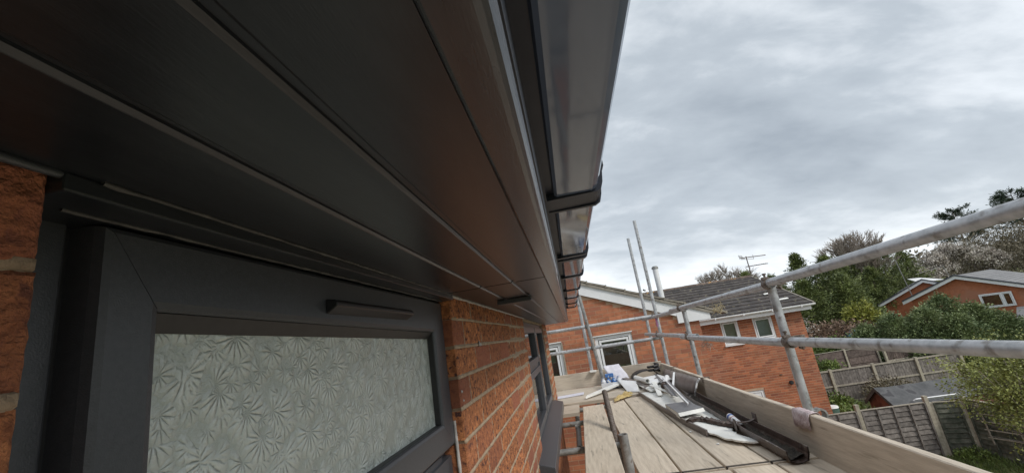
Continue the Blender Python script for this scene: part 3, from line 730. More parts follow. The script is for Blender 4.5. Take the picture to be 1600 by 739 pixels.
# straw / frayed rope caught on the rails
def tuft(p, n, size, label, mat='straw', seed=1):
    rs = random.Random(seed); m_ = MB()
    for i in range(n):
        a = Vector((rs.uniform(-.03, .03), rs.uniform(-1, 1) * size, rs.uniform(-.4, .25) * size))
        b = a + Vector((rs.uniform(-.03, .03), rs.uniform(-.05, .05), rs.uniform(-.045, .03)))
        m_.tube(a, b, .0016, 4, caps=False)
    o = m_.build('straw_tuft', M[mat]); o.location = p; return tag(o, label, 'straw tuft', kind=None)
tuft((1.185, 3.55, .030), 60, .09, 'tuft of straw caught under the top rail', seed=4)
tuft((1.185, 4.02, -.272), 45, .10, 'frayed dark straw hanging under the lower rail', 'barepale', seed=5)
o = MB().box((1.232, 6.27, -.10), (1.238, 6.33, .02)).build('purple_tape', M['purple']); tag(o, 'scrap of purple tape on the tallest upright', 'tape')
MB().box((1.232, 6.27, -.10), (1.238, 6.33, .02))
# rag over toe board
n = 16; vs = []; fs = []
prof_r = [(1.128, -.675), (1.130, -.640), (1.134, -.606), (1.142, -.592), (1.160, -.589), (1.180, -.590), (1.190, -.600), (1.194, -.640)]
for i in range(n + 1):
    y = 2.50 + .17 * i / n
    for k, (x, z) in enumerate(prof_r):
        q = noise.noise(Vector((y * 25, k * .8, 1)))
        zz = z + (-.02 * noise.noise(Vector((y * 16, 2, 2))) if k == 0 else 0)
        vs.append((x - .006 * abs(q) * (1 if k < 4 else -1), y + .004 * noise.noise(Vector((k, y * 9, 4))), zz + .004 * abs(q)))
kk = len(prof_r)
for i in range(n):
    for k in range(kk - 1): a = i * kk + k; fs.append((a, a + 1, a + kk + 1, a + kk))
o = npmesh('rag', vs, fs, M['rag'], smooth=True); sol = o.modifiers.new('s', 'SOLIDIFY'); sol.thickness = .003
tag(o, 'pale pinkish rag draped over the toe board by the nearest upright', 'rag')

# ------------------------------------------------------------------ rubbish on the deck
def slab(name, pts, th, mat, label, cat, edge=None, jag=0.0, seed=1, group=None, bev=0.0):
    """plate from 3D corner points (top surface), thickness th downwards; jag adds torn edge points"""
    rs = random.Random(seed); P = [Vector(p) for p in pts]; Q = []
    for a, b, tear in zip(P, P[1:] + P[:1], (edge or [0] * len(P))):
        Q.append(a)
        if tear:
            k = 9; nrm = (b - a).cross(Vector((0, 0, 1))).normalized()
            for i in range(1, k): Q.append(a.lerp(b, i / k + rs.uniform(-.03, .03)) + nrm * rs.uniform(-1, 1) * jag)
    c = sum(P, Vector()) / len(P); n = len(Q); nm = (P[1] - P[0]).cross(P[2] - P[1]).normalized()
    if nm.z < 0: nm = -nm
    V = [q - c for q in Q] + [q - c - nm * th for q in Q]
    m_ = MB().add(V, [tuple(range(n)), tuple(range(2 * n - 1, n - 1, -1))] + [(i, (i + 1) % n, n + (i + 1) % n, n + i) for i in range(n)])
    o = m_.build(name, mat, bevel=bev); o.location = c
    return tag(o, label, cat, group)
zb = ZD
# long old fascia board, white back up, brown edge towards the walkway
for (p, q, wd, l_) in (((.80, 4.75, -.76), (.86, 5.35, -.70), .05, 'white sliver of trim lying on the left of the heap'), ((.92, 4.6, -.755), (.80, 5.25, -.715), .035, 'white sliver crossing under the grey trim strips'),
                     ((1.07, 4.55, -.79), (1.10, 5.15, -.76), .05, 'brown offcut lying at the foot of the leaning board'), ((.70, 5.25, -.755), (.95, 5.62, -.69), .03, 'thin brown offcut on top of the crumpled white panel')):
    p = Vector(p); q = Vector(q); o = MB().box((-wd / 2, 0, -.006), (wd / 2, (q - p).length, 0)).build('offcut', M['brownboard' if 'brown' in l_ else 'offwhite']); o.location = p; o.rotation_euler = (q - p).to_track_quat('Y', 'Z').to_euler(); tag(o, l_, 'offcut')
r0 = thing('fascia_offcut', 'long broken white fascia board lying face down with a brown edge along the deck', 'fascia board', (.78, 4.2, zb))
def rel(root, mb): mb.v = [tuple(Vector(v) - root.location) for v in mb.v]; return mb
a0 = [(.655, 5.20), (.80, 5.22), (1.00, 4.55), (1.01, 3.95), (.985, 3.35), (.955, 3.22), (.93, 3.05), (1.00, 2.83), (.90, 2.88), (.83, 3.00), (.790, 3.18), (.775, 3.30), (.745, 3.55)]
rs = random.Random(5); a1 = []
for q, (pa, pb) in enumerate(zip(a0, a0[1:] + a0[:1])):
    a1.append(pa)
    if 2 <= q <= 10:
        for w_ in range(1, 5): a1.append((pa[0] + (pb[0] - pa[0]) * w_ / 5 + rs.uniform(-.009, .009), pa[1] + (pb[1] - pa[1]) * w_ / 5 + rs.uniform(-.012, .012)))
a0 = a1
m_ = MB(); n = len(a0)
top = [(x, y, zb + .030 + .008 * noise.noise(Vector((x * 9, y * 4, 0)))) for x, y in a0]; bot = [(x, y, z - .010) for x, y, z in top]
m_.add(top + bot, [tuple(range(n)), tuple(range(2 * n - 1, n - 1, -1))] + [(i, (i + 1) % n, n + (i + 1) % n, n + i) for i in range(n)])
rel(r0, m_).build('panel', M['offwhite'], r0)
m_ = MB(); e0 = [(.652, 5.22), (.700, 4.2), (.742, 3.55), (.787, 3.17)]
for (xa, ya), (xb, yb) in zip(e0[:-1], e0[1:]):
    m_.add([(xa - .012, ya, zb + .004), (xb - .012, yb, zb + .004), (xb - .012, yb, zb + .045), (xa - .012, ya, zb + .045), (xa, ya, zb + .004), (xb, yb, zb + .004), (xb, yb, zb + .045), (xa, ya, zb + .045)],
           [(0, 1, 2, 3), (7, 6, 5, 4), (3, 2, 6, 7), (0, 4, 5, 1), (1, 5, 6, 2), (0, 3, 7, 4)])
rel(r0, m_).build('edge_lip', M['brownboard'], r0)
cl_ = [Vector(p) for p in ((.745, 3.47, 0), (.80, 3.53, 0), (.86, 3.47, 0), (.905, 3.36, 0), (.93, 3.28, 0), (.985, 3.19, 0), (1.0, 3.12, 0))]
m_ = MB(); n = 40; vs = []; fs = []
for i in range(n + 1):
    t = i / n * (len(cl_) - 1); k = min(int(t), len(cl_) - 2); p = cl_[k].lerp(cl_[k + 1], t - k); d = (cl_[k + 1] - cl_[k]).normalized(); nr = Vector((-d.y, d.x, 0))
    wd = .026 + .014 * noise.noise(Vector((i * .5, 1, 2))); hh = .028 + .012 * noise.noise(Vector((i * .7, 5, 2)))
    for (u, v) in ((-1, 0), (-.8, .7), (0, 1), (.7, .6), (1, 0)): q = p + nr * u * wd; vs.append((q.x - .87, q.y - 3.35, .036 + v * hh))
for i in range(n):
    for k in range(4): a = i * 5 + k; fs.append((a, a + 1, a + 6, a + 5))
fs += [(0, 1, 2, 3, 4), tuple(n * 5 + q for q in (4, 3, 2, 1, 0))]
o = m_.add(vs, fs).build('torn_strip', M['brownplastic']); o.location = (.87, 3.35, zb); tag(o, 'dark torn strip of old rubber lying wriggled across the white board', 'torn strip')
# grey laminated corner piece with a white edge
cr_ = thing('corner_trim', 'grey laminate fascia corner with pale edge lying on top of the white board', 'trim piece', (.80, 4.0, zb + .05))
m_ = MB(); P_ = [(.712, 4.09, zb + .075), (.89, 4.02, zb + .085), (.925, 3.69, zb + .085), (.717, 3.64, zb + .080)]
m_.add(P_ + [(x, y, z - .006) for x, y, z in P_], [(0, 1, 2, 3), (7, 6, 5, 4), (0, 4, 5, 1), (1, 5, 6, 2), (2, 6, 7, 3), (3, 7, 4, 0)]); rel(cr_, m_).build('face', M['greyboard'], cr_)
m_ = MB(); m_.add([(.716, 3.638, zb + .078), (.926, 3.688, zb + .083), (.930, 3.665, zb + .060), (.722, 3.615, zb + .055), (.716, 3.642, zb + .052), (.926, 3.692, zb + .062)], [(0, 1, 2, 3), (3, 2, 5, 4), (0, 3, 4), (1, 5, 2)])
m_.add([(.710, 4.09, zb + .074), (.715, 3.638, zb + .079), (.720, 3.618, zb + .035), (.712, 4.08, zb + .040), (.716, 4.09, zb + .040), (.724, 3.64, zb + .035)], [(0, 1, 2, 3), (3, 2, 5, 4)])
rel(cr_, m_).build('edge', M['offwhite'], cr_)
# old brown gutter with strap, dirt and cartridge
gx = 1.020; gtn = thing('old_gutter', 'old brown plastic gutter full of dirt lying along the near toe board', 'gutter', (gx, 3.4, zb))
prof_o = [(-.056, .064), (-.055, .038), (-.042, .010), (-.018, .001), (.018, .001), (.042, .010), (.055, .040), (.056, .074)]
prof_i = [(x * .93, z + .0035 if abs(x) < .05 else z) for x, z in prof_o][::-1]
pp = [(x, z) for x, z in prof_o] + [(x * .95, z) for x, z in prof_i]
m_ = MB(); n = 26; np_ = len(pp); vs = []; fs = []
for i in range(n + 1):
    t = i / n; y = -.93 + 2.35 * t; sx_ = .045 * t * t - .015 * t
    for k, (x, z) in enumerate(pp):
        wob = .004 * noise.noise(Vector((y * 3, k * .3, 2)))
        ee = .02 * noise.noise(Vector((k * 1.3, 4, i))) if i in (0, n) else 0
        vs.append((x + sx_ + wob, y + ee, z + .004 + wob * .6))
for i in range(n):
    for k in range(np_): a = i * np_ + k; b = i * np_ + (k + 1) % np_; fs.append((a, b, b + np_, a + np_))
m_.add(vs, fs, False); m_.build('trough', M['brownplastic'], gtn)
vs = []; fs = []; n = 70; w_n = 9
for i in range(n + 1):
    y = -.90 + 2.25 * i / n; t = i / n; sx_ = .045 * t * t - .015 * t
    for k in range(w_n + 1):
        x = -.048 + .096 * k / w_n; z = .014 + .012 * (abs(x) / .048) ** 2 + .016 * (noise.noise(Vector((x * 30, y * 14, 0))) + .5 * noise.noise(Vector((x * 80, y * 50, 3)))) + .008
        vs.append((x + sx_, y, max(z, .008)))
for i in range(n):
    for k in range(w_n): a = i * (w_n + 1) + k; fs.append((a, a + 1, a + w_n + 2, a + w_n + 1))
d_ = npmesh('dirt', vs, fs, M['dirt'], gtn); d_['kind'] = 'stuff'
m_ = MB(); 
for q in range(10):
    a, b = math.pi * q / 10, math.pi * (q + 1) / 10
    for yy in (-.30,):
        m_.add([(-.064 * math.cos(a), yy, .098 - .0 + .0 - .0 + (-.02 * math.sin(a))), (-.064 * math.cos(b), yy, .098 - .02 * math.sin(b)), (-.064 * math.cos(b), yy + .022, .098 - .02 * math.sin(b)), (-.064 * math.cos(a), yy + .022, .098 - .02 * math.sin(a)),
                (-.064 * math.cos(a), yy, .094 - .02 * math.sin(a)), (-.064 * math.cos(b), yy, .094 - .02 * math.sin(b)), (-.064 * math.cos(b), yy + .022, .094 - .02 * math.sin(b)), (-.064 * math.cos(a), yy + .022, .094 - .02 * math.sin(a))], [(0, 1, 2, 3), (7, 6, 5, 4), (0, 4, 5, 1), (2, 6, 7, 3)])
m_.box((-.068, -.31, .02), (-.063, -.27, .104)); m_.box((.062, -.32, .05), (.068, -.26, .125))
m_.build('strap', M['brownplastic'], gtn)
ct = thing('sealant_cartridge', 'white printed sealant tube lying inside the old brown gutter', 'cartridge', (1.005, 3.28, zb + .058), (R(2), 0, R(-5)))
m_ = MB().tube((0, -.105, 0), (0, .095, 0), .024, 20); m_.build('barrel', M['silver'], ct)
MB().tube((0, .095, 0), (0, .115, 0), .018, 14, r2=.008).tube((0, .115, 0), (0, .165, 0), .006, 10, r2=.002).build('nozzle', M['white'], ct)
MB().tube((0, -.006, 0), (0, .006, 0), .0246, 20, caps=False).build('label_band', M['red'], ct)
MB().tube((0, .045, 0), (0, .075, 0), .0246, 20, caps=False).build('label_band', M['blueprint'], ct)
# brown fascia board leaning against the far toe board, torn white edge
lb = thing('leaning_board', 'brown grey board with torn white edge leaning on the far toe board', 'board', (1.1, 5.2, zb))
cs = [(1.165, 6.15, -.655), (1.150, 4.44, -.612), (1.095, 4.52, -.775), (1.02, 5.65, -.80)]
m_ = MB(); sub = 12; vs = []; fs = []
A, B, C_, D = [Vector(c) for c in cs]
for i in range(sub + 1):
    for j in range(5):
        u = i / sub; v = j / 4; p = (A.lerp(B, u)).lerp(D.lerp(C_, u), v); p.x += -.035 * math.sin(math.pi * v) * .6; 
        if i == sub: p.y += .035 * noise.noise(Vector((v * 7, 1, 2)))
        vs.append(p)
for i in range(sub):
    for j in range(4): a = i * 5 + j; fs.append((a, a + 1, a + 6, a + 5))
m_.add(vs, fs, True); o = rel(lb, m_).build('panel', M['brownboard'], lb); sol = o.modifiers.new('s', 'SOLIDIFY'); sol.thickness = .006
m_ = MB(); eg = [vs[sub * 5 + j] for j in range(5)]
for p, q in zip(eg[:-1], eg[1:]): m_.tube(p + Vector((-.004, -.004, 0)), q + Vector((-.004, -.004, 0)), .009, 6)
rel(lb, m_).build('torn_edge', M['white'], lb)
def strip(p, q, wd, th, mat, label, cat='strip', tilt=0.0):
    p = Vector(p); q = Vector(q); d = q - p; Ln = d.length
    rot = d.to_track_quat('Y', 'Z').to_euler(); m_ = MB().box((-wd / 2, 0, -th), (wd / 2, Ln, 0)).box((-wd / 2, 0, -th - .012), (-wd / 2 + .004, Ln, -th))
    o = m_.build('trim_strip', mat); o.location = p; o.rotation_euler = rot; o.rotation_euler.rotate_axis('Y', tilt); return tag(o, label, cat)
strip((.862, 4.33, -.715), (1.010, 5.92, -.690), .050, .006, M['greyboard'], 'blue grey trim strip crossing the heap towards the far corner', tilt=R(20))
strip((.845, 3.80, -.700), (.985, 5.40, -.675), .014, .008, M['white'], 'thin white bead strip lying across the grey trim strip')
strip((.880, 3.90, -.712), (1.02, 5.40, -.695), .016, .006, M['greyboard'], 'thin grey strip beside the thin white bead strip')
strip((.99, 4.98, -.735), (1.135, 5.45, -.640), .022, .005, M['white'], 'short white strip leaning on the brown grey board')
# corner heap
m_ = MB(); n = 22; vs = []; fs = []
for i in range(n + 1):
    a = math.pi * i / n
    for y in (6.05, 6.32):
        vs.append((.90 + .19 * math.cos(a), y + .02 * math.sin(a * 3), -.775 + .13 * math.sin(a)))
for i in range(n): fs.append((2 * i, 2 * i + 2, 2 * i + 3, 2 * i + 1))
o = npmesh('rubber_sheet', vs, fs, M['black'], smooth=True); sol = o.modifiers.new('s', 'SOLIDIFY'); sol.thickness = .006
tag(o, 'black rubber sheet bent into a hump in the far corner of the deck', 'rubber sheet')
m_ = MB(); P0 = None; rs = random.Random(9); pts = [Vector((1.0 + .07 * math.cos(t * .9), 6.0 + .10 * math.sin(t * .9), -.66 + .006 * t)) for t in range(16)]
for a, b in zip(pts[:-1], pts[1:]): m_.tube(a, b, .016, 8, caps=False)
tag(m_.build('coiled_cable', M['black']), 'coil of black cable on top of the heap in the corner', 'cable')
slab('upvc_offcut', [(.745, 5.80, -.695), (1.02, 5.88, -.690), (1.08, 5.40, -.700), (.82, 5.30, -.715)], .012, M['white'], 'square white panel offcut topmost at the back of the heap', 'panel')
slab('upvc_offcut', [(.70, 5.62, -.735), (.98, 5.50, -.735), (.96, 5.12, -.750), (.76, 5.08, -.755)], .014, M['offwhite'], 'white crumpled panel offcut in the middle of the heap', 'panel', [1, 0, 1, 0], .02, 7)
strip((.61, 6.15, -.70), (.78, 5.35, -.735), .060, .008, M['brownboard'], 'short brown strip lying on the left of the heap')
def pipe(p, q, r, mat, label):
    p = Vector(p); q = Vector(q); o = MB().tube((0, 0, 0), q - p, r, 20, wall=.004).build('pipe_offcut', mat); o.location = p; return tag(o, label, 'pipe')
pipe((.80, 5.40, -.690), (.72, 5.82, -.680), .026, M['offwhite'], 'pale grey pipe offcut with an open end facing the camera')
pipe((.93, 5.10, -.715), (1.06, 5.55, -.700), .030, M['white'], 'white pipe offcut with a dark open mouth in the heap')
tag(MB().tube((.926, 5.095, -.715), (.935, 5.12, -.715), .034, 16, wall=.006).build('pipe_socket', M['brownplastic']), 'dark rubber socket on the mouth of the white pipe', 'socket')
# folded white L piece
lp = thing('folded_trim', 'folded white plastic trim piece beside the yellow cloth', 'trim piece', (.60, 5.6, zb))
m_ = MB(); A = [(.50, 5.95, zb + .12), (.70, 5.72, zb + .10), (.655, 5.30, zb + .035), (.545, 5.45, zb + .03)]
m_.add(A + [(x, y, z - .008) for x, y, z in A], [(0, 1, 2, 3), (7, 6, 5, 4), (0, 4, 5, 1), (1, 5, 6, 2), (2, 6, 7, 3), (3, 7, 4, 0)]); rel(lp, m_).build('top_flange', M['white'], lp)
m_ = MB(); A = [(.70, 5.72, zb + .10), (.655, 5.30, zb + .035), (.672, 5.28, zb + .004), (.725, 5.70, zb + .03)]
m_.add(A + [(x + .007, y, z) for x, y, z in A], [(0, 1, 2, 3), (7, 6, 5, 4), (0, 4, 5, 1), (1, 5, 6, 2), (2, 6, 7, 3), (3, 7, 4, 0)]); rel(lp, m_).build('side_flange', M['offwhite'], lp)
# yellow cloth
vs = []; fs = []; n = 18
for i in range(n + 1):
    for j in range(n + 1):
        u, v = i / n - .5, j / n - .5; q = noise.noise(Vector((u * 6, v * 6, 3))); q2 = noise.noise(Vector((u * 13, v * 13, 8)))
        x = .47 + u * .26 + .02 * q; y = 5.19 + v * .20 + u * .30 + .03 * q2
        vs.append((x, y, zb + .012 + max(0, .055 * (1 - 3.2 * (u * u + v * v))) * (.55 + q) + .012 * abs(q2)))
for i in range(n):
    for j in range(n): a = i * (n + 1) + j; fs.append((a, a + 1, a + n + 2, a + n + 1))
tag(npmesh('cloth', vs, fs, M['yellow'], smooth=True), 'crumpled yellow cloth on the deck at the end of the boards', 'cloth')
# long grey white tapered strip on cross boards
slab('long_trim_board', [(.035, 5.28, -.755), (.06, 5.40, -.750), (.52, 6.02, -.725), (.60, 5.94, -.725)], .020, M['offwhite'], 'long pale trim board pointing from the white sack to the deck gap', 'trim board')
# blue bottle pack
bp = thing('bottle_pack', 'shrink wrapped pack of blue bottles by the foot of the leaning upright', 'bottle pack', (.42, 5.98, -.785))
for i in range(4):
    for j in range(2):
        bt = MB().tube((-.105 + i * .068, -.035 + j * .07, 0), (-.105 + i * .068, -.035 + j * .07, .095), .031, 16).tube((-.105 + i * .068, -.035 + j * .07, .095), (-.105 + i * .068, -.035 + j * .07, .120), .031, 16, r2=.014).tube((-.105 + i * .068, -.035 + j * .07, .12), (-.105 + i * .068, -.035 + j * .07, .135), .014, 12)
        bt.build('bottle', M['blue'] if (i + j) % 3 else M['silver'], bp)
MB().box((-.145, -.072, .02), (.14, -.067, .075)).build('wrapper', M['silver'], bp)
o = MB().box((-.05, -.03, 0), (.06, .03, .045)).build('bottle_carton', M['blue'], bevel=.004); o.location = (.40, 6.0, -.648); tag(o, 'small blue and white carton on top of the blue bottles', 'carton')
o = MB().tube((0, -.06, 0), (0, .06, 0), .04, 18, wall=.01).build('tape_roll', M['black']); o.location = (.575, 5.93, -.742); o.rotation_euler = (0, 0, R(15)); tag(o, 'black roll between the blue bottles and the white sack', 'tape roll')
# white paper sack leaning on the end toe board
vs = []; fs = []; n = 12
for i in range(n + 1):
    for j in range(n + 1):
        u, v = i / n, j / n; b_ = .05 * math.sin(math.pi * u) * math.sin(math.pi * v)
        vs.append((.445 + .23 * u - .06 * v + .015 * math.sin(v * 5), 6.12 + .27 * v - b_ + .02 * noise.noise(Vector((u * 5, v * 5, 1))), -.775 + .235 * v))
for i in range(n):
    for j in range(n): a = i * (n + 1) + j; fs.append((a, a + 1, a + n + 2, a + n + 1))
o = npmesh('paper_sack', vs, fs, M['paper'], smooth=True); sol = o.modifiers.new('s', 'SOLIDIFY'); sol.thickness = .012
tag(o, 'white paper sack leaning against the end toe board', 'sack')
slab('plastic_strip', [(-.60, 5.55, -.772), (-.58, 5.72, -.772), (.03, 5.86, -.772), (.02, 5.70, -.772)], .010, M['lilac'], 'lilac white flat plastic strip on the transverse boards', 'plastic strip')
slab('timber_wedge', [(.17, 6.38, -.57), (.26, 6.38, -.575), (.27, 6.47, -.575), (.17, 6.47, -.57)], .02, M['offwhite'], 'small pale wedge sitting on the end toe board', 'wedge')
slab('plastic_crumb', [(.77, 2.98, zb + .006), (.79, 2.985, zb + .006), (.785, 2.96, zb + .006)], .004, M['white'], 'tiny white crumb on the boards below the torn strip', 'crumb')
slab('plastic_crumb', [(.705, 3.36, zb + .006), (.725, 3.365, zb + .006), (.715, 3.33, zb + .006)], .004, M['white'], 'tiny white crumb beside the brown edged board', 'crumb')

# ------------------------------------------------------------------ gable house at y = 8
GY = 8.0
gh = thing('gable_house', 'orange brick gable house with white bargeboard and two white windows facing the deck', 'house', (0, GY, -5.0))
GL = Vector((0, GY, -5.0))
def gp(mb, L_=GL): mb.v = [(x - L_.x, y - L_.y, z - L_.z) for x, y, z in mb.v]; return mb
def verge_z(x): return .777 - .4 * x if x > -3.2 else .777 + 1.28 + .4 * (x + 3.2)      # underside line of the bargeboard
GW = [(.403, 1.085, -1.25, -.145), (-.95, -.222, -1.25, -.145)]
XR = 2.305
# backing wall
def poly_wall(x0, x1, holes, zb_, yface, depth, topf):
    m_ = MB(); cuts = sorted(set([x0, x1] + [h[0] for h in holes] + [h[1] for h in holes] + [-3.2 if x0 < -3.2 < x1 else x0]))
    for a, b in zip(cuts[:-1], cuts[1:]):
        if b - a < 1e-4: continue
        hs = sorted([h for h in holes if h[0] < (a + b) / 2 < h[1]], key=lambda h: h[2])
        z = zb_
        def quadbox(a, b, z0, za1, zb1):
            m_.add([(a, yface, z0), (b, yface, z0), (b, yface + depth, z0), (a, yface + depth, z0), (a, yface, za1), (b, yface, zb1), (b, yface + depth, zb1), (a, yface + depth, za1)],
                   [(3, 2, 1, 0), (4, 5, 6, 7), (0, 1, 5, 4), (1, 2, 6, 5), (2, 3, 7, 6), (3, 0, 4, 7)])
        for h in hs: quadbox(a, b, z, h[2], h[2]); z = h[3]
        quadbox(a, b, z, topf(a), topf(b))
    return m_
gp(poly_wall(-6.5, XR, GW, -5, GY, .25, lambda x: verge_z(x) + .05)).build('wall', M['mortar_far'], gh)
gp(MB().box((XR - .25, GY + .25, -5), (XR, 15, -.05))).build('side_wall', M['brick_far'], gh)
bmesh_full = MB().box((0, -.0045, -.0325), (.2165, .004, .0335)).mesh('brick', M['brick_far'])
bmesh_half = MB().box((0, -.0045, -.0325), (.1025, .004, .0325)).mesh('brick', M['brick_far'])
stuff = MB(); cnt = 0; rs = random.Random(11)
k = 0; z = -4.96
while z < 2.0:
    x = -6.45 + (.1125 if k % 2 else 0)
    while x < XR - .03:
        ln = min(.215, XR - x)
        mx = x + ln / 2
        seg = [(x, x + ln)]
        for h in GW:
            if h[2] - .03 < z < h[3] + .03:
                ns = []
                for a, b in seg:
                    if b <= h[0] or a >= h[1]: ns.append((a, b))
                    else:
                        if a < h[0] - .012: ns.append((a, h[0] - .006))
                        if b > h[1] + .012: ns.append((h[1] + .006, b))
                seg = ns
        for a, b in seg:
            if z + .03 > verge_z(max(a, b) if a > -3.2 else min(a, b)) + .03 or b - a < .03: continue
            vis = -.50 < a and b < XR + .01 and -1.05 < z < .8
            if vis and cnt < 300:
                o = inst('brick', bmesh_full, gh, (a - GL.x, .0 + rs.uniform(-.0015, .002), z - GL.z), (0, 0, 0), ((b - a) / .215, 1, 1)); cnt += 1
            else:
                stuff.add([(a, GY - .0045, z - .0325), (b, GY - .0045, z - .0325), (b, GY - .0045, z + .0325), (a, GY - .0045, z + .0325), (a, GY + .002, z - .0325), (b, GY + .002, z - .0325), (b, GY + .002, z + .0325), (a, GY + .002, z + .0325)],
                          [(0, 1, 2, 3), (0, 4, 5, 1), (3, 2, 6, 7), (0, 3, 7, 4), (1, 5, 6, 2)])
        x += .225
    z += .075; k += 1
print('gable bricks', cnt)
gp(stuff).build('brickwork', M['brick_mass'], gh, kind='stuff')
# bargeboard with kneeler box
m_ = MB(); yb = GY - .055
def barge(x0, x1, lo, hi_, y0, y1):
    m_.add([(x0, y0, verge_z(x0) + lo), (x1, y0, verge_z(x1) + lo), (x1, y0, verge_z(x1) + hi_), (x0, y0, verge_z(x0) + hi_), (x0, y1, verge_z(x0) + lo), (x1, y1, verge_z(x1) + lo), (x1, y1, verge_z(x1) + hi_), (x0, y1, verge_z(x0) + hi_)],
           [(0, 1, 2, 3), (7, 6, 5, 4), (0, 4, 5, 1), (3, 2, 6, 7), (0, 3, 7, 4), (1, 5, 6, 2)])
barge(-3.2, 1.935, 0, .205, yb, yb + .02); barge(-6.8, -3.2, 0, .205, yb, yb + .02)
gp(m_).build('bargeboard', M['white'], gh)
m_ = MB().poly([(1.935, -.126), (2.50, -.126), (2.50, -.005), (2.20, .115), (1.935, .215)], .30, axis=1, lo=yb - .006)
gp(m_).build('kneeler_box', M['white'], gh)
# verge tiles, each its own piece, and the slopes
vm = MB().add([(0, 0, 0), (.36, 0, -.36 * .4 + .012), (.36, .30, -.36 * .4 + .012), (0, .30, 0), (0, 0, -.032), (.36, 0, -.36 * .4 - .02), (.36, .30, -.36 * .4 - .02), (0, .30, -.032)],
              [(0, 1, 2, 3), (7, 6, 5, 4), (0, 4, 5, 1), (1, 5, 6, 2), (2, 6, 7, 3), (3, 7, 4, 0)]).box((.335, -.004, -.36 * .4 - .03), (.366, .30, -.36 * .4 + .022)).mesh('verge_tile', M['verge'])
x = -3.2
while x < 2.45:
    inst('verge_tile', vm, gh, (x - GL.x, yb - .035 - GL.y, verge_z(x) + .285 - GL.z)); x += .331
m_ = MB(); m_.add([(-3.2, yb - .03, verge_z(-3.2) + .20), (2.55, yb - .03, verge_z(2.55) + .20), (2.55, yb - .03, verge_z(2.55) + .245), (-3.2, yb - .03, verge_z(-3.2) + .245), (-3.2, yb + .1, verge_z(-3.2) + .20), (2.55, yb + .1, verge_z(2.55) + .20), (2.55, yb + .1, verge_z(2.55) + .245), (-3.2, yb + .1, verge_z(-3.2) + .245)],
           [(0, 1, 2, 3), (7, 6, 5, 4), (0, 4, 5, 1), (3, 2, 6, 7), (1, 5, 6, 2)])
gp(m_).build('mortar_bed', M['verge'], gh)
m_ = MB()
for s, xa, xe in ((1, -3.2, 2.6), (-1, -3.2, -6.9)):
    x = xe
    while (x > xa) if s > 0 else (x < xa):
        xn = x - s * .33; za, zn = verge_z(x) + .27, verge_z(xn) + .245
        m_.add([(x, yb + .27, za), (x, 16.5, za), (xn, 16.5, zn), (xn, yb + .27, zn), (x, yb + .27, za - .03), (x, 16.5, za - .03)], [(0, 1, 2, 3), (0, 4, 5, 1)]); x = xn
gp(m_).build('roof', M['tile'], gh, kind='stuff')
# white windows with dusty drip trim
def upvc(house_, L_, x0, x1, z0, z1, yf, fr=.055, pane=None, mull=None, bars=None, headtrim=True, names='window', curtain='darkb', setback=.02):
    m_ = MB()
    y0, y1 = yf + setback, yf + setback + .07
    for a, b in (((x0, y0, z0), (x0 + fr, y1, z1)), ((x1 - fr, y0, z0), (x1, y1, z1)), ((x0 + fr, y0, z1 - fr), (x1 - fr, y1, z1)), ((x0 + fr, y0, z0), (x1 - fr, y1, z0 + fr))): m_.box(a, b)
    if mull:
        for mx_ in mull: m_.box((mx_ - fr * .6, y0, z0 + fr), (mx_ + fr * .6, y1, z1 - fr))
    wn_ = gp(m_, L_).build(names, M['white'], house_, bevel=.006)
    e_ = [x0 + fr] + (mull or []) + [x1 - fr]
    for a, b in zip(e_[:-1], e_[1:]):
        a2, b2 = a + .012 + (fr * .6 if a != e_[0] else 0), b - .012 - (fr * .6 if b != e_[-1] else 0)
        m2 = MB(); t_ = .038; q0, q1 = y0 - .012, y0 + .045; zz0, zz1 = z0 + fr + .012, z1 - fr - .012
        for c_, d_ in (((a2, q0, zz0), (a2 + t_, q1, zz1)), ((b2 - t_, q0, zz0), (b2, q1, zz1)), ((a2 + t_, q0, zz1 - t_), (b2 - t_, q1, zz1)), ((a2 + t_, q0, zz0), (b2 - t_, q1, zz0 + t_))): m2.box(c_, d_)
        gp(m2, L_).build('casement', M['white'], wn_, bevel=.005)
        gp(MB().box((a2 + t_ - .004, y0 + .02, zz0 + t_ - .004), (b2 - t_ + .004, y0 + .026, zz1 - t_ + .004)), L_).build('glass_pane', M['glass'], wn_)
    gp(MB().box((x0 + .01, y1 + .12, z0), (x1 - .01, y1 + .135, z1)), L_).build('curtain', M[curtain], wn_)
    if headtrim: gp(MB().box((x0 - .03, yf - .03, z1 + .002), (x1 + .012, yf + .0195, z1 + .018)), L_).build('head_drip', M['white'], wn_)
    return wn_
wa = upvc(gh, GL, GW[0][0], GW[0][1], GW[0][2], GW[0][3], GY, fr=.062)
gp(MB().box((.53, GY + .115, -.36), (.96, GY + .13, -.235))).build('blind', M['dark'], wa)
wb = upvc(gh, GL, GW[1][0], GW[1][1], GW[1][2], GW[1][3], GY, fr=.062, curtain='dark')
for h in GW: gp(MB().box((h[0] - .042, GY - .016, h[2]), (h[0] - .004, GY + .03, h[3] + .002))).build('jamb_trim', pm('pale_timber', (.45, .36, .28), (.58, .48, .38), 8, .8), wa if h is GW[0] else wb)
gp(MB().box((GW[1][1] + .003, GY - .016, GW[1][2]), (GW[1][1] + .03, GY + .03, GW[1][3] + .002))).build('jamb_trim', M['rail'], wb)
# flue
o = thing('flue_pipe', 'white flue pipe with a cap rising behind the gable verge', 'flue', (2.205, 10.0, -.1))
MB().tube((0, 0, 0), (0, 0, 1.245), .062, 20).build('pipe', M['white'], o); MB().tube((0, 0, 1.245), (0, 0, 1.29), .078, 20, r2=.07).tube((0, 0, 1.29), (0, 0, 1.305), .05, 16).build('cap', M['galvold'], o)

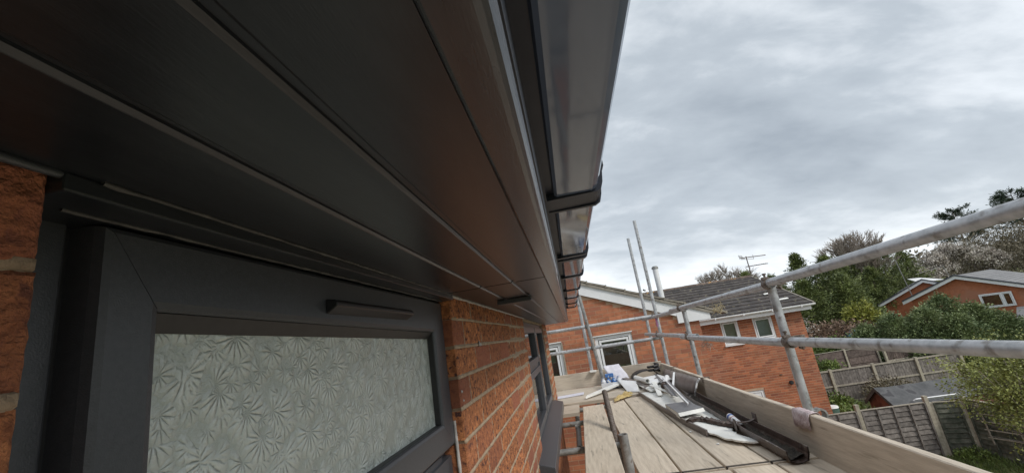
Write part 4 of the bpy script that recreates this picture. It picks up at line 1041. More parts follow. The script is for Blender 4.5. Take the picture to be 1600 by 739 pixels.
# ------------------------------------------------------------------ right hand house at y = 15
HY = 15.0; HLc = Vector((5, HY, -5.0))
h2 = thing('tiled_house', 'brick house with dark tiled roof and two small upper windows beyond the gable', 'house', tuple(HLc))
HW = [(4.955, 5.515, -1.175, -.405), (5.985, 6.600, -1.155, -.43), (4.75, 5.745, -4.8, -2.66)]
XC = 7.54
gp(poly_wall(XR, XC, HW, -5, HY, .25, lambda x: -.30), HLc).build('wall', M['mortar_far'], h2)
gp(MB().box((XC - .25, HY + .25, -5), (XC, 22.0, -.30)), HLc).build('side_wall', M['brick_mass'], h2)
stuff = MB(); z = -4.96; k = 0; alts = []
while z < -.40:
    x = XR + (.1125 if k % 2 else 0)
    if k % 2: alts.append((XR, XR + .1025, z))
    while x < XC - .02:
        ln = min(.215, XC - x); seg = [(x, x + ln)]
        for h in HW:
            if h[2] - .03 < z < h[3] + .03:
                ns = []
                for a, b in seg:
                    if b <= h[0] or a >= h[1]: ns.append((a, b))
                    else:
                        if a < h[0] - .012: ns.append((a, h[0] - .006))
                        if b > h[1] + .012: ns.append((h[1] + .006, b))
                seg = ns
        alts += [(a, b, z) for a, b in seg]; x += .225
    z += .075; k += 1
for a, b, z in alts:
    if (a + b) / 2 > 6.45 and z < -2.50 and abs((a + b) / 2 - 6.608) < .06 and abs(z + 2.565) < .06: continue
    stuff.add([(a, HY - .005, z - .031), (b, HY - .005, z - .031), (b, HY - .005, z + .031), (a, HY - .005, z + .031), (a, HY + .002, z - .031), (b, HY + .002, z - .031), (b, HY + .002, z + .031), (a, HY + .002, z + .031)],
              [(0, 1, 2, 3), (0, 4, 5, 1), (3, 2, 6, 7), (0, 3, 7, 4), (1, 5, 6, 2)])
gp(stuff, HLc).build('brickwork', M['brick_mass'], h2, kind='stuff')
upvc(h2, HLc, *HW[0], HY, fr=.05, headtrim=False, curtain='pinkblind'); upvc(h2, HLc, *HW[1], HY, fr=.05, headtrim=False, curtain='roller')
for h in HW[:2]: gp(MB().box((h[0] - .03, HY - .07, h[2] - .035), (h[1] + .03, HY + .02, h[2] - .002)), HLc).build('window_sill', M['white'], h2)
dr = gp(MB().box((4.75, HY + .03, -4.8), (4.83, HY + .1, -2.66)).box((5.665, HY + .03, -4.8), (5.745, HY + .1, -2.66)).box((4.83, HY + .03, -2.74), (5.665, HY + .1, -2.66)), HLc).build('door_frame', M['white'], h2)
gp(MB().box((4.84, HY + .045, -4.8), (5.655, HY + .09, -2.75)), HLc).build('door', M['white'], h2, bevel=.006)
m_ = MB()
for i in range(4): m_.box((4.95, HY + .036, -2.90 - i * .5), (5.54, HY + .0445, -2.86 - i * .5))
gp(m_, HLc).build('door_moulding', M['greyboard'], dr)
vn = MB().tube((6.608, HY - .05, -2.565), (6.608, HY + .05, -2.565), .062, 20, wall=.008); gp(vn, HLc).build('vent_pipe', M['black'], h2)
gp(MB().box((6.34, HY - .03, -2.31), (6.41, HY - .012, -2.28)), HLc).build('wall_bracket', M['rust'], h2)
gp(MB().box((2.6, HY - .06, -2.42), (2.9, HY - .012, -2.40)), HLc).build('wall_bracket', M['rust'], h2)
# roof
def rz(y): return -.235 + (y - 14.66) * .356
XE = 7.83; m_ = MB(); y = 14.66; row = 0
while y < 18.45:
    yn = y + .32; x = 2.35 - (.15 if row % 2 else 0)
    while x < XE - .02:
        b = min(x + .296, XE)
        j = .004 * noise.noise(Vector((x * 7, y * 5, 0)))
        z0, z1 = rz(y) + .045 + j, rz(yn + .05) + .004 + j
        m_.add([(x + .002, y, z0), (b, y, z0), (b, yn + .05, z1), (x + .002, yn + .05, z1), (x + .002, y, z0 - .045), (b, y, z0 - .045), ((x + b) / 2 + .01, y, z0 + .006), ((x + b) / 2 + .01, yn + .05, z1 + .006)],
               [(0, 6, 7, 3), (6, 1, 2, 7), (0, 4, 5, 1), (0, 1, 6)])
        x += .30
    y = yn; row += 1
for q in range(12):
    yb_ = 18.5 + q * .32; z0 = rz(18.5) - (q) * .114
    m_.add([(2.35, yb_, z0 + .02), (XE, yb_, z0 + .02), (XE, yb_ + .36, z0 - .11), (2.35, yb_ + .36, z0 - .11)], [(0, 1, 2, 3)])
gp(m_, HLc).build('roof_tiling', M['tile'], h2, kind='stuff')
M['ridge'] = pm('lichened_ridge_tile', (.11, .08, .065), (.20, .15, .12), 5, .9, .4, 40, rnd=.2, spots=((.42, .24, .08), 6, .60, .06))
x = 2.4
while x < XE - .1:
    ridge = MB(); n = 7; vs = []
    for xx in (0, .44):
        for i in range(n + 1): a = math.pi * i / n; vs.append((xx, -.12 * math.cos(a), .075 * math.sin(a)))
    ridge.add(vs, [(i, i + 1, n + 2 + i, n + 1 + i) for i in range(n)] + [tuple(range(n + 1))])
    if x < 2.5: rmesh = ridge.mesh('ridge_tile', M['ridge'])
    inst('ridge_tile', rmesh, h2, (x - HLc.x, 18.5 - HLc.y, rz(18.5) - .01 - HLc.z + random.uniform(-.004, .006))); x += .45
m_ = MB()
m_.add([(XE - .03, 14.62, rz(14.66) - .05), (XE + .02, 14.62, rz(14.66) - .05), (XE + .02, 14.62, rz(14.66) + .035), (XE - .03, 14.62, rz(14.66) + .035), (XE - .03, 18.5, rz(18.5) - .05), (XE + .02, 18.5, rz(18.5) - .05), (XE + .02, 18.5, rz(18.5) + .035), (XE - .03, 18.5, rz(18.5) + .035)],
       [(0, 1, 2, 3), (7, 6, 5, 4), (0, 4, 5, 1), (3, 2, 6, 7), (0, 3, 7, 4), (1, 5, 6, 2)])
gp(m_, HLc).build('verge', M['verge'], h2)
gp(MB().poly([(14.75, -.3), (22.2, -.3), (18.5, 1.02)], .25, axis=0, lo=XC - .25), HLc).build('gable_wall', M['brick_mass'], h2)
gp(MB().box((2.32, 14.70, -.42), (XE - .08, 14.72, -.225)).box((2.32, 14.72, -.42), (XE - .08, HY - .014, -.405)), HLc).build('fascia', M['white'], h2)
m_ = MB(); n = 10; vs = []; fs = []
for xx in (2.32, XE + .02):
    for r_ in (.058, .053):
        for i in range(n + 1): a = math.pi + math.pi * i / n; vs.append((xx, 14.635 + r_ * math.cos(a), -.245 + r_ * math.sin(a)))
q = n + 1
for i in range(n): fs += [(i, i + 1, 2 * q + i + 1, 2 * q + i), (q + i, 3 * q + i, 3 * q + i + 1, q + i + 1)]
fs += [tuple(range(q)), tuple(range(2 * q, 3 * q)), (0, 2 * q, 3 * q, q), (n, q + n, 3 * q + n, 2 * q + n)]
m_.add(vs, fs, True); g2 = gp(m_, HLc).build('gutter', M['white'], h2)
for xx in (2.9, 3.8, 4.7, 5.6, 6.5, 7.4):
    gp(MB().box((xx, 14.57, -.312), (xx + .035, 14.70, -.298)).box((xx, 14.569, -.312), (xx + .035, 14.576, -.235)), HLc).build('gutter_bracket', M['white'], g2)
gp(MB().tube((7.60, 14.75, -.30), (7.60, 14.93, -.55), .034, 12).tube((7.60, 14.93, -.55), (7.60, 14.93, -5.0), .034, 12), HLc).build('downpipe', M['white'], h2) if False else None
# verge debris on the tiles
slab('slipped_tile', [(7.0, 15.9, rz(15.9) + .07), (7.25, 15.92, rz(15.9) + .08), (7.26, 15.99, rz(16) + .08), (7.0, 15.97, rz(16) + .07)], .02, M['offwhite'], 'pale slipped sliver lying on the tiled roof by the right verge', 'roof sliver')
slab('slipped_tile', [(7.05, 15.15, rz(15.15) + .07), (7.4, 15.18, rz(15.15) + .08), (7.4, 15.25, rz(15.25) + .08), (7.05, 15.22, rz(15.25) + .07)], .02, M['offwhite'], 'pale sliver lying low on the tiled roof near the gutter', 'roof sliver')
slab('white_trim_end', [(3.01, 14.6, -.04), (3.42, 14.6, .01), (3.36, 14.6, -.22), (3.10, 14.6, -.20)], .02, M['white'], 'white board end over the tiled roof eaves, right of the kneeler', 'board')
# aerial
an = thing('tv_aerial', 'double television aerial on a mast at the roof ridge', 'aerial', (7.87, 18.5, 1.10))
MB().tube((0, 0, 0), (.0, 0, .90), .022, 8).build('mast', M['rust'], an)
m_ = MB().tube((-.25, 0, .86), (.78, 0, .82), .017, 6)
for i in range(4): m_.tube((-.25 + i * .04, -.14, .78), (-.25 + i * .04, .14, .98), .008, 5)
m_.tube((-.25, -.02, .80), (.28, -.02, .74), .008, 5).tube((-.27, 0, .80), (-.27, 0, 1.0), .008, 5).tube((.28, 0, .74), (.28, 0, .92), .008, 5)
m_.build('upper_array', M['rust'], an)
m_ = MB().tube((-.12, 0, .46), (.76, 0, .46), .016, 6)
for i in range(12): m_.tube((-.08 + i * .073, -.12, .44), (-.08 + i * .073, .12, .49), .010, 5)
m_.build('lower_array', M['rust'], an)

# ------------------------------------------------------------------ fences and shed
def post(parent, p, h, s=.055, mat='concrete', lean=0.0):
    a = MB().add([(-s, -s, 0), (s, -s, 0), (s, s, 0), (-s, s, 0), (-s * .95, -s * .95, h), (s * .95, -s * .95, h), (s * .95, s * .95, h), (-s * .95, s * .95, h)], [(3, 2, 1, 0), (0, 1, 5, 4), (1, 2, 6, 5), (2, 3, 7, 6), (3, 0, 4, 7)])
    a.poly([(-s * .95, -s * .95), (s * .95, -s * .95), (s * .95, s * .95), (-s * .95, s * .95)], .02, 2, h)
    o = a.build('post', M[mat], parent, bevel=.006); o.location = Vector(p); o.rotation_euler = (0, lean, 0); return o
def lap_fence(label, p0, p1, ztop, n_panel, mat='fencewood', hgt=1.5, slats=11, seed=1, postmat='concrete', lastpost=True, group='garden fences', battens=4, side=-1, posth=None):
    p0 = Vector(p0); p1 = Vector(p1); d = p1 - p0; Ln = d.length; ang = math.atan2(d.y, d.x); rs = random.Random(seed)
    z0 = ground_z(p0.x, p0.y); f = thing('garden_fence', label, 'fence', (p0.x, p0.y, z0), (0, 0, ang), group)
    T = ztop - z0; pl = Ln / n_panel
    for k in range(n_panel + 1):
        if k < n_panel or lastpost: post(f, (k * pl, 0, 0), (posth or (T + .06)), mat=postmat)
    sh = hgt / slats
    for k in range(n_panel):
        a, b = k * pl + .06, (k + 1) * pl - .06; dz = rs.uniform(-.03, .03)
        for s in range(slats):
            zt = T - s * sh + dz; j = rs.uniform(-.006, .006)
            m_ = MB().add([(0, -.004 + side * .022, -sh * 1.12 + j), (b - a, -.004 + side * .022, -sh * 1.12 - j), (b - a, .006, 0), (0, .006, 0), (0, .004 + side * .022, -sh * 1.12 + j), (b - a, .004 + side * .022, -sh * 1.12 - j), (b - a, .012, 0), (0, .012, 0)],
                          [(0, 1, 2, 3), (7, 6, 5, 4), (0, 4, 5, 1), (3, 2, 6, 7), (0, 3, 7, 4), (1, 5, 6, 2)])
            o = m_.build('slat', M[mat], f); o.location = (a, 0, zt)
        for q in range(battens):
            x = a + (b - a) * (q + (0 if q == 0 else 0)) / max(battens - 1, 1); x = min(max(x, a + .02), b - .02)
            MB().box((x - .018, side * .060, T - hgt + dz), (x + .018, side * .028, T + dz)).build('batten', M[mat], f)
        MB().box((a, -.035, T + dz), (b, .03, T + dz + .022)).build('top_rail', M['rail'] if mat != 'fencegreen' else M['concrete'], f)
    return f
def board_fence(label, p0, p1, ztop, n_panel, mat='fencewood', hgt=1.45, seed=1, side=-1, rails=2, bw=.115):
    p0 = Vector(p0); p1 = Vector(p1); d = p1 - p0; Ln = d.length; ang = math.atan2(d.y, d.x); rs = random.Random(seed)
    z0 = ground_z(p0.x, p0.y); f = thing('garden_fence', label, 'fence', (p0.x, p0.y, z0), (0, 0, ang), 'garden fences')
    T = ztop - z0; pl = Ln / n_panel
    for k in range(n_panel + 1): post(f, (k * pl, side * .03, 0), T + .03, s=.06)
    mesh_ = None; x = 0.05
    while x < Ln - .05:
        if mesh_ is None: mesh_ = MB().box((0, -.012, -hgt), (bw - .008, .008, 0)).mesh('fence_board', M[mat])
        o = inst('fence_board', mesh_, f, (x, .01 + rs.uniform(-.004, .004), T + rs.uniform(-.012, .004)), (0, rs.uniform(-.006, .006), 0)); x += bw
    for r_ in range(rails + 1):
        z = T - .02 - r_ * hgt * .47
        for k in range(n_panel): MB().box((k * pl + .06, side * .045, z - .035), ((k + 1) * pl - .06, side * .003 - .012, z + .035)).build('rail', M['rail'], f)
    return f
FA = 14.58
lap_fence('grey overlap fence panel starting at the brick house corner', (6.3, FA), (8.02, FA), -3.58, 1, seed=2, lastpost=False)
lap_fence('grey overlap fence between two concrete posts in front of the felt roofed shed', (8.02, FA), (9.93, FA), -3.53, 1, seed=3, posth=1.62, lastpost=True, battens=5)
lap_fence('short mossy overlap fence panel right of the tallest concrete post', (10.02, FA), (10.66, FA - .25), -3.55, 1, 'fencegreen', seed=4, battens=2, posth=1.42)
lap_fence('algae green fence running towards the camera along the grass', (10.70, FA - .3), (10.85, 4.2), -3.52, 5, 'fencegreen', seed=5, battens=5, side=-1, slats=12)
tr = thing('trellis', 'broken pale trellis leaning on the green fence behind the yellow tree', 'trellis', (10.62, 13.8, -4.98), (0, R(-4), R(-88)))
for i in range(5): MB().box((.0 + i * .0, -.012, .55 + i * .20), (1.9, .006, .575 + i * .20)).build('lath', M['rail'], tr)
for i in range(3): MB().box((.1 + i * .85, -.028, .4), (.135 + i * .85, -.0125, 1.45)).build('lath', M['rail'], tr)
board_fence('long grey vertical board fence with concrete posts beyond the shed', (9.6, 22.0), (17.25, 22.3), -3.50, 4, 'fencewood', seed=8)
lap_fence('dark brown fence with pale rails behind the vertical board fence, left part', (11.5, 26.5), (17.0, 27.2), -3.30, 3, 'fencebrown', seed=9, slats=4, hgt=1.5, battens=2)
board_fence('short brown board fence end beyond the long grey fence', (17.2, 27.0), (21.6, 27.6), -3.50, 2, 'fencebrown', seed=10)
# shed
sh = thing('garden_shed', 'low shed with grey felt roof and peeling red end behind the near fence', 'shed', (9.8, 16.4, -5.0), (0, 0, R(4)))
sx0, sx1, syf, syb = 9.43, 12.95, 15.32, 16.55; ym = (syf + syb) / 2; ze, zr = -3.72, -3.24
def sp_(mb): mb.v = [(x - 9.8, y - 16.4, z + 5.0) for x, y, z in mb.v]; return mb
for k in range(6):   # end cladding boards
    a = syf + .12 + k * .175; b = a + .172
    za = ze + (zr - ze) * (1 - abs(a - ym) / (ym - syf)) ; zb2 = ze + (zr - ze) * (1 - abs(b - ym) / (ym - syf))
    sp_(MB().add([(sx0 + .1, a, -5), (sx0 + .1, b, -5), (sx0 + .1, b, zb2 - .03), (sx0 + .1, a, za - .03), (sx0 + .12, a, -5), (sx0 + .12, b, -5), (sx0 + .12, b, zb2 - .03), (sx0 + .12, a, za - .03)],
          [(0, 1, 2, 3), (7, 6, 5, 4), (3, 2, 6, 7), (0, 3, 7, 4), (1, 5, 6, 2)])).build('cladding_board', M['shedred'], sh)
sp_(MB().box((sx0 + .12, syf + .14, -5), (sx1 - .1, syb - .14, ze - .03))).build('body', M['shedred'], sh)
m_ = MB(); n = 30; mrows = 6; vs = []; fs = []
for i in range(n + 1):
    for j in range(2 * mrows + 1):
        x = sx0 + (sx1 - sx0) * i / n; y = syf + (syb - syf) * j / (2 * mrows); t = 1 - abs(y - ym) / (ym - syf)
        vs.append((x, y, ze + (zr - ze) * t - .03 * math.sin(i / n * math.pi) + .022 * noise.noise(Vector((x * 3, y * 3, 1)))))
J = 2 * mrows + 1
for i in range(n):
    for j in range(J - 1): a = i * J + j; fs.append((a, a + 1, a + J + 1, a + J))
m_.add(vs, fs); rf = sp_(m_).build('roof', M['felt'], sh); sol = rf.modifiers.new('s', 'SOLIDIFY'); sol.thickness = .025
m_ = MB()
for s, y0_, y1_ in ((1, syf, ym), (-1, syb, ym)):
    m_.add([(sx0 - .012, y0_, ze - .11), (sx0 - .012, y1_, zr - .11), (sx0 - .012, y1_, zr + .01), (sx0 - .012, y0_, ze + .01), (sx0 + .006, y0_, ze - .11), (sx0 + .006, y1_, zr - .11), (sx0 + .006, y1_, zr + .01), (sx0 + .006, y0_, ze + .01)],
           [(0, 1, 2, 3), (7, 6, 5, 4), (0, 4, 5, 1), (3, 2, 6, 7)])
sp_(m_).build('bargeboard', M['felt'], sh)
tag(slab('white_sheet', [(10.25, 15.42, -3.60), (11.5, 15.42, -3.60), (11.6, 15.5, -3.68), (10.1, 15.5, -3.70)], .03, M['white'], 'white sheet along the front eaves of the shed', 'sheet'), 'white sheet along the front eaves of the shed', 'sheet')
for i in range(5):
    x = 10.2 + i * .35
    slab('felt_scrap', [(x, 15.95 + .1 * (i % 2), -3.545), (x + .26, 15.9, -3.55), (x + .3, 16.1, -3.48), (x + .05, 16.15, -3.47)], .012, M['felt'], ['leftmost torn felt scrap on the shed roof', 'second torn felt scrap from the left on the shed roof', 'middle torn felt scrap on the shed roof', 'torn felt scrap beside the white scrap on the shed roof', 'rightmost torn felt scrap on the shed roof'][i], 'felt scrap', [1, 1, 1, 1], .03, i, group='torn felt scraps')
slab('white_scrap', [(11.5, 15.9, -3.52), (11.62, 15.88, -3.53), (11.58, 16.1, -3.45), (11.7, 16.15, -3.44), (11.6, 16.2, -3.43), (11.5, 16.08, -3.46)], .012, M['white'], 'crooked white scrap on the shed roof', 'scrap')
# water butt
wbt = thing('water_butt', 'green plastic water butt with pale lid at the house corner', 'water butt', (7.72, 15.35, -5.0))
MB().tube((0, 0, 0), (0, 0, 1.02), .17, 24, r2=.19).build('barrel', M['water_butt'], wbt); MB().tube((0, 0, 1.021), (0, 0, 1.07), .20, 24, r2=.18).build('lid', M['offwhite'], wbt)
wbt.location.z = -4.55

# ------------------------------------------------------------------ bungalows beyond
def bungalow(label, at, az, x0, x1, depth, zb_, zeL, zp, zeR, win=None, xp=0.0, yf=0.0):
    """gable end faces the camera (-y); left eaves at x0, peak xp, right eaves x1"""
    B = thing('bungalow', label, 'bungalow', (*at, zb_), (0, 0, R(-az))); L_ = Vector((0, 0, zb_))
    def tz(x): return zeL + (zp - zeL) * (x - x0) / (xp - x0) if x < xp else zp + (zeR - zp) * (x - xp) / (x1 - xp)
    m_ = MB(); xs__ = [x0 + .5, xp, x1 - .5]
    pts = [(x0 + .5, zb_), (x1 - .5, zb_), (x1 - .5, tz(x1 - .5) - .1), (xp, zp - .1), (x0 + .5, tz(x0 + .5) - .1)]
    gp(MB().poly(pts, depth, axis=1, lo=yf), L_).build('wall', M['brick_mass'], B)
    # tile courses
    m_ = MB()
    for (xa, za, xb, zb2) in ((x0, zeL, xp, zp), (x1, zeR, xp, zp)):
        nrow = int(math.hypot(xb - xa, zb2 - za) / .33)
        for r_ in range(nrow):
            u0, u1 = r_ / nrow, (r_ + 1) / nrow
            p = (xa + (xb - xa) * u0, za + (zb2 - za) * u0 + .05); q = (xa + (xb - xa) * u1, za + (zb2 - za) * u1 + .015)
            m_.add([(p[0], yf - .35, p[1]), (p[0], yf + depth + .3, p[1]), (q[0], yf + depth + .3, q[1]), (q[0], yf - .35, q[1]), (p[0], yf - .35, p[1] - .04), (p[0], yf + depth + .3, p[1] - .04)], [(0, 1, 2, 3), (0, 4, 5, 1)])
    gp(m_, L_).build('roof', M['slate'], B, kind='stuff')
    for (xa, za, xb, zb2) in ((x0, zeL, xp, zp), (xp, zp, x1, zeR)):
        m_ = MB()
        m_.add([(xa, yf - .32, za - .24), (xb, yf - .32, zb2 - .24), (xb, yf - .32, zb2 + .0), (xa, yf - .32, za + .0), (xa, yf - .29, za - .24), (xb, yf - .29, zb2 - .24), (xb, yf - .29, zb2 + .0), (xa, yf - .29, za + .0)], [(0, 1, 2, 3), (7, 6, 5, 4), (0, 4, 5, 1), (3, 2, 6, 7), (0, 3, 7, 4), (1, 5, 6, 2)])
        gp(m_, L_).build('bargeboard', M['white'], B)
        m_ = MB(); m_.add([(xa, yf - .38, za + .002), (xb, yf - .38, zb2 + .002), (xb, yf - .38, zb2 + .10), (xa, yf - .38, za + .10), (xa, yf - .2, za + .002), (xb, yf - .2, zb2 + .002), (xb, yf - .2, zb2 + .10), (xa, yf - .2, za + .10)], [(0, 1, 2, 3), (7, 6, 5, 4), (0, 4, 5, 1), (3, 2, 6, 7), (0, 3, 7, 4), (1, 5, 6, 2)])
        gp(m_, L_).build('verge', pm('dark_verge_cap', (.04, .045, .06), (.06, .065, .08), 3, .5), B)
    if win:
        wx0, wx1, wz0, wz1, mu = win
        upvc(B, L_, wx0, wx1, wz0, wz1, yf - .10, fr=.09, mull=[mu], headtrim=False, curtain='roller', setback=.0)
    return B
bungalow('nearer grey roofed brick bungalow with a white two pane window in its gable', (29.7, 36.0), 50, -3.5, 5.2, 13, -4.4, -1.66, -.22, -2.35, (.78, 2.42, -2.85, -1.84, 1.90))
bungalow('farther grey roofed bungalow left of the nearer one with its long roof slope showing', (33.05, 43.5), 33, -3.7, 3.7, 3.2, -3.9, -1.95, -.18, -1.95)
# lean-to roof under the window
lt = thing('lean_to', 'grey tiled lean-to roof below the bungalow window', 'lean-to', (31.2, 33.3, -4.2), (0, 0, R(-50)))
m_ = MB()
for r_ in range(8):
    y0_ = -2.2 + r_ * .26; z0_ = -3.72 + r_ * .10
    m_.add([(-.6, y0_, z0_), (5, y0_, z0_), (5, y0_ + .28, z0_ + .09), (-.6, y0_ + .28, z0_ + .09), (-.6, y0_, z0_ - .035), (5, y0_, z0_ - .035)], [(0, 1, 2, 3), (0, 4, 5, 1)])
m_.v = [(x, y, z + 4.2) for x, y, z in m_.v]; m_.build('roof', M['slate'], lt, kind='stuff')
m_ = MB().box((-.5, -2.0, -4.4), (4.9, -.2, -3.78)); m_.v = [(x, y, z + 4.2) for x, y, z in m_.v]; m_.build('wall', M['brick_mass'], lt)
a_ = thing('tv_aerial', 'thin leaning aerial mast on the farther bungalow', 'aerial', (31.2, 42.6, -2.6))
MB().tube((0, 0, 0), (-.35, 0, 4.6), .035, 6).build('mast', M['galvold'], a_)
a_ = thing('tv_aerial', 'aerial with a long boom above the nearer bungalow ridge', 'aerial', (29.6, 36.3, -.3))
MB().tube((0, 0, 0), (-.2, 0, 1.0), .03, 6).build('mast', M['galvold'], a_); MB().tube((-.15, 0, .95), (-2.2, .1, .62), .02, 6).build('boom', M['galvold'], a_)
slab('skylight_sheet', [(34.6, 46, -.35), (36.9, 46, -.45), (36.4, 48, .05), (35.2, 48, .12)], .05, M['white'], 'white roof sheet between the two bungalow ridges', 'roof sheet')

# ------------------------------------------------------------------ vegetation
def leaf_cloud(centers, dirs, n_per, spread, size, seed, droop=0.0, aspect=.45, along=0.6):
    """many small kite-shaped leaves round each centre"""
    rg = np.random.default_rng(seed); K = len(centers); Ntot = K * n_per
    c = np.repeat(centers, n_per, 0) + rg.normal(0, 1, (Ntot, 3)) * np.repeat(np.asarray(spread).reshape(-1, 1) * np.ones((K, 1)), n_per, 0)
    d = np.repeat(dirs, n_per, 0) * along + rg.normal(0, .55, (Ntot, 3)); d[:, 2] -= droop; d /= np.linalg.norm(d, axis=1, keepdims=True) + 1e-9
    r_ = rg.normal(0, 1, (Ntot, 3)); s = np.cross(d, r_); s /= np.linalg.norm(s, axis=1, keepdims=True) + 1e-9
    L_ = size * rg.uniform(.6, 1.4, (Ntot, 1)); W_ = L_ * aspect
    v = np.stack([c, c + d * L_ * .45 + s * W_ * .5, c + d * L_, c + d * L_ * .45 - s * W_ * .5], 1).reshape(-1, 3)
    return v, np.arange(Ntot * 4).reshape(-1, 4)
def trunk_mesh(parent, h, r0, mat='bark', lean=(0, 0), limbs=0, seed=1, crown_lo=.3, spread=1.0):
    rs = random.Random(seed); m_ = MB(); pts = [Vector((lean[0] * t * h + .05 * rs.uniform(-1, 1) * t, lean[1] * t * h, t * h)) for t in [i / 6 for i in range(7)]]
    for i in range(6): m_.tube(pts[i], pts[i + 1], r0 * (1 - i / 6.5), 8, r2=r0 * (1 - (i + 1) / 6.5), caps=False)
    for k in range(limbs):
        t = crown_lo + (1 - crown_lo) * rs.random() * .9; b = Vector((lean[0] * t * h, lean[1] * t * h, t * h)); a = rs.uniform(0, 6.28)
        e_ = b + Vector((math.cos(a), math.sin(a), .35)) * spread * (1 - t * .6); m_.tube(b, e_, r0 * .3 * (1 - t * .5), 5, r2=r0 * .06, caps=False)
    return m_.build('trunk', M[mat], parent)
def conifer(label, x, y, h, rad, mat, seed, leaf=.16, K=420, n_per=16, base=.06, shape=1.0, group='dark conifers behind the houses', cat='conifer', lobes=5, droop=.15, spread=None, zoff=0.0):
    z0 = ground_z(x, y) + zoff; T = thing('conifer', label, cat, (x, y, z0 - .05), (0, 0, 0), group); rg = np.random.default_rng(seed)
    trunk_mesh(T, h * .9, .05 + h * .014, seed=seed, limbs=10, spread=rad * .7)
    t = base + (1 - base) * rg.random(K) ** 1.15; th = rg.uniform(0, 2 * math.pi, K)
    prof = (1 - t) ** (.75 * shape) * (.55 + .45 * np.minimum(t / .25, 1)) + .03
    wob = 1 + .32 * np.sin(th * lobes + seed + t * 9) + .20 * rg.normal(0, 1, K) + .15 * np.sin(t * 22 + th * 2)
    rr = rad * prof * wob * rg.uniform(.55, 1.05, K)
    c = np.stack([rr * np.cos(th), rr * np.sin(th), t * h + .15 * rad * rg.normal(0, .4, K)], 1)
    d = np.stack([np.cos(th), np.sin(th), .35 + .5 * t], 1)
    v, f = leaf_cloud(c, d, n_per, spread or rad * .085, leaf, seed, droop, .4, .9)
    npmesh('crown', v, f, M[mat], T); return T
def bush(label, x, y, h, rx, mat, seed, leaf=.12, K=220, n_per=16, ry=None, name='shrub', group=None, cat='shrub', zlo=.1, spread=None, z0=None, trunk=True):
    z0 = ground_z(x, y) if z0 is None else z0; T = thing(name, label, cat, (x, y, z0 - .03), (0, 0, 0), group); rg = np.random.default_rng(seed)
    if trunk: trunk_mesh(T, h * .7, .02 + .012 * h, seed=seed, limbs=8, crown_lo=.15, spread=rx * .7)
    u = rg.normal(0, 1, (K, 3)); u /= np.linalg.norm(u, axis=1, keepdims=True); rad = rg.uniform(.45, 1.0, (K, 1)) ** .6
    lump = 1 + .25 * np.sin(u[:, :1] * 5 + seed) * np.cos(u[:, 1:2] * 6 + seed * 2) + .12 * rg.normal(0, 1, (K, 1))
    c = u * rad * lump * np.array([[rx, ry or rx, h * (1 - zlo) / 2]]) + np.array([[0, 0, h * (1 + zlo) / 2]])
    v, f = leaf_cloud(c, u + np.array([[0, 0, .4]]), n_per, spread or rx * .10, leaf, seed, .05, .5, .7)
    npmesh('crown', v, f, M[mat], T); return T
def bare_tree(label, x, y, h, seed, mat='barepale', spread=.5, depth=5, r0=.16, blossom=None, group='bare trees on the skyline', zoff=0.0, nchild=4, bl_leaf=.16, start=.3, twig=.010):
    z0 = ground_z(x, y) + zoff; T = thing('bare_tree', label, 'tree', (x, y, z0 - .05), (0, 0, 0), group); rs = random.Random(seed); segs = []; tips = []
    def grow(p, d, ln, r, lv):
        q = p + d * ln; segs.append((p, q, r, r * .62)); 
        if lv == 0: tips.append((q, d)); return
        for k in range(nchild if lv > 1 else nchild + 1):
            nd = (d + Vector((rs.uniform(-1, 1), rs.uniform(-1, 1), rs.uniform(-.35, .65))) * spread).normalized()
            st = p.lerp(q, rs.uniform(.45, 1.0)) if k else q
            grow(st, nd, ln * rs.uniform(.62, .82), max(r * .58, twig), lv - 1)
    grow(Vector((0, 0, 0)), Vector((rs.uniform(-.08, .08), 0, 1)), h * start, r0, depth)
    V = []; F = []
    for p, q, ra, rb_ in segs:
        d = (q - p).normalized(); u = d.orthogonal().normalized(); w_ = d.cross(u); o = len(V)
        for c, r in ((p, ra), (q, rb_)):
            for i in range(3): a = 2.094 * i; V.append(c + r * (math.cos(a) * u + math.sin(a) * w_))
        for i in range(3): j = (i + 1) % 3; F.append((o + i, o + j, o + 3 + j, o + 3 + i))
    npmesh('branches', V, F, M[mat], T)
    if blossom:
        c = np.array([list(t[0]) for t in tips]); d = np.array([list(t[1]) for t in tips]); v, f = leaf_cloud(c, d, 4, .22, bl_leaf, seed, 0, .8, .3); npmesh('crown', v, f, M[blossom], T)
    return T
# dark conifer mass behind the tiled house
rs = random.Random(21)
cf = [(18.6, 40, 5.3, 2.0), (21.6, 41, 6.9, 1.9), (20.0, 38, 4.6, 2.1), (23.4, 40, 6.3, 2.2), (25.2, 41.5, 5.8, 1.9), (22.6, 37.5, 4.6, 2.0), (33.3, 50, 7.0, 2.6), (30.6, 49, 5.9, 2.4), (31.0, 46.5, 4.6, 1.7), (17.3, 42, 6.0, 2.0), (35.6, 51, 7.0, 2.6), (38.4, 52, 6.0, 2.4)]
cl = ['dark conifer just above the right verge of the tiled roof', 'tallest pointed conifer, its top showing over the guard rail', 'low dark conifer right of the roof verge', 'broad dark conifer under the guard rail', 'conifer in the middle of the dark tree mass',
      'bushy conifer in front low in the tree mass', 'yellowish green conifer at the right of the tree mass', 'low conifer above the grey roof slope', 'conifer directly left of the farther bungalow', 'small dark conifer beside the television aerial', 'conifer behind the farther bungalow roof', 'conifer at the right end of the dark mass']
for i, ((x, y, h, r), l_) in enumerate(zip(cf, cl)): conifer(l_, x, y, h + .3, r, 'conifer', 100 + i, leaf=.18, K=620, n_per=22, shape=1.0, spread=.13)
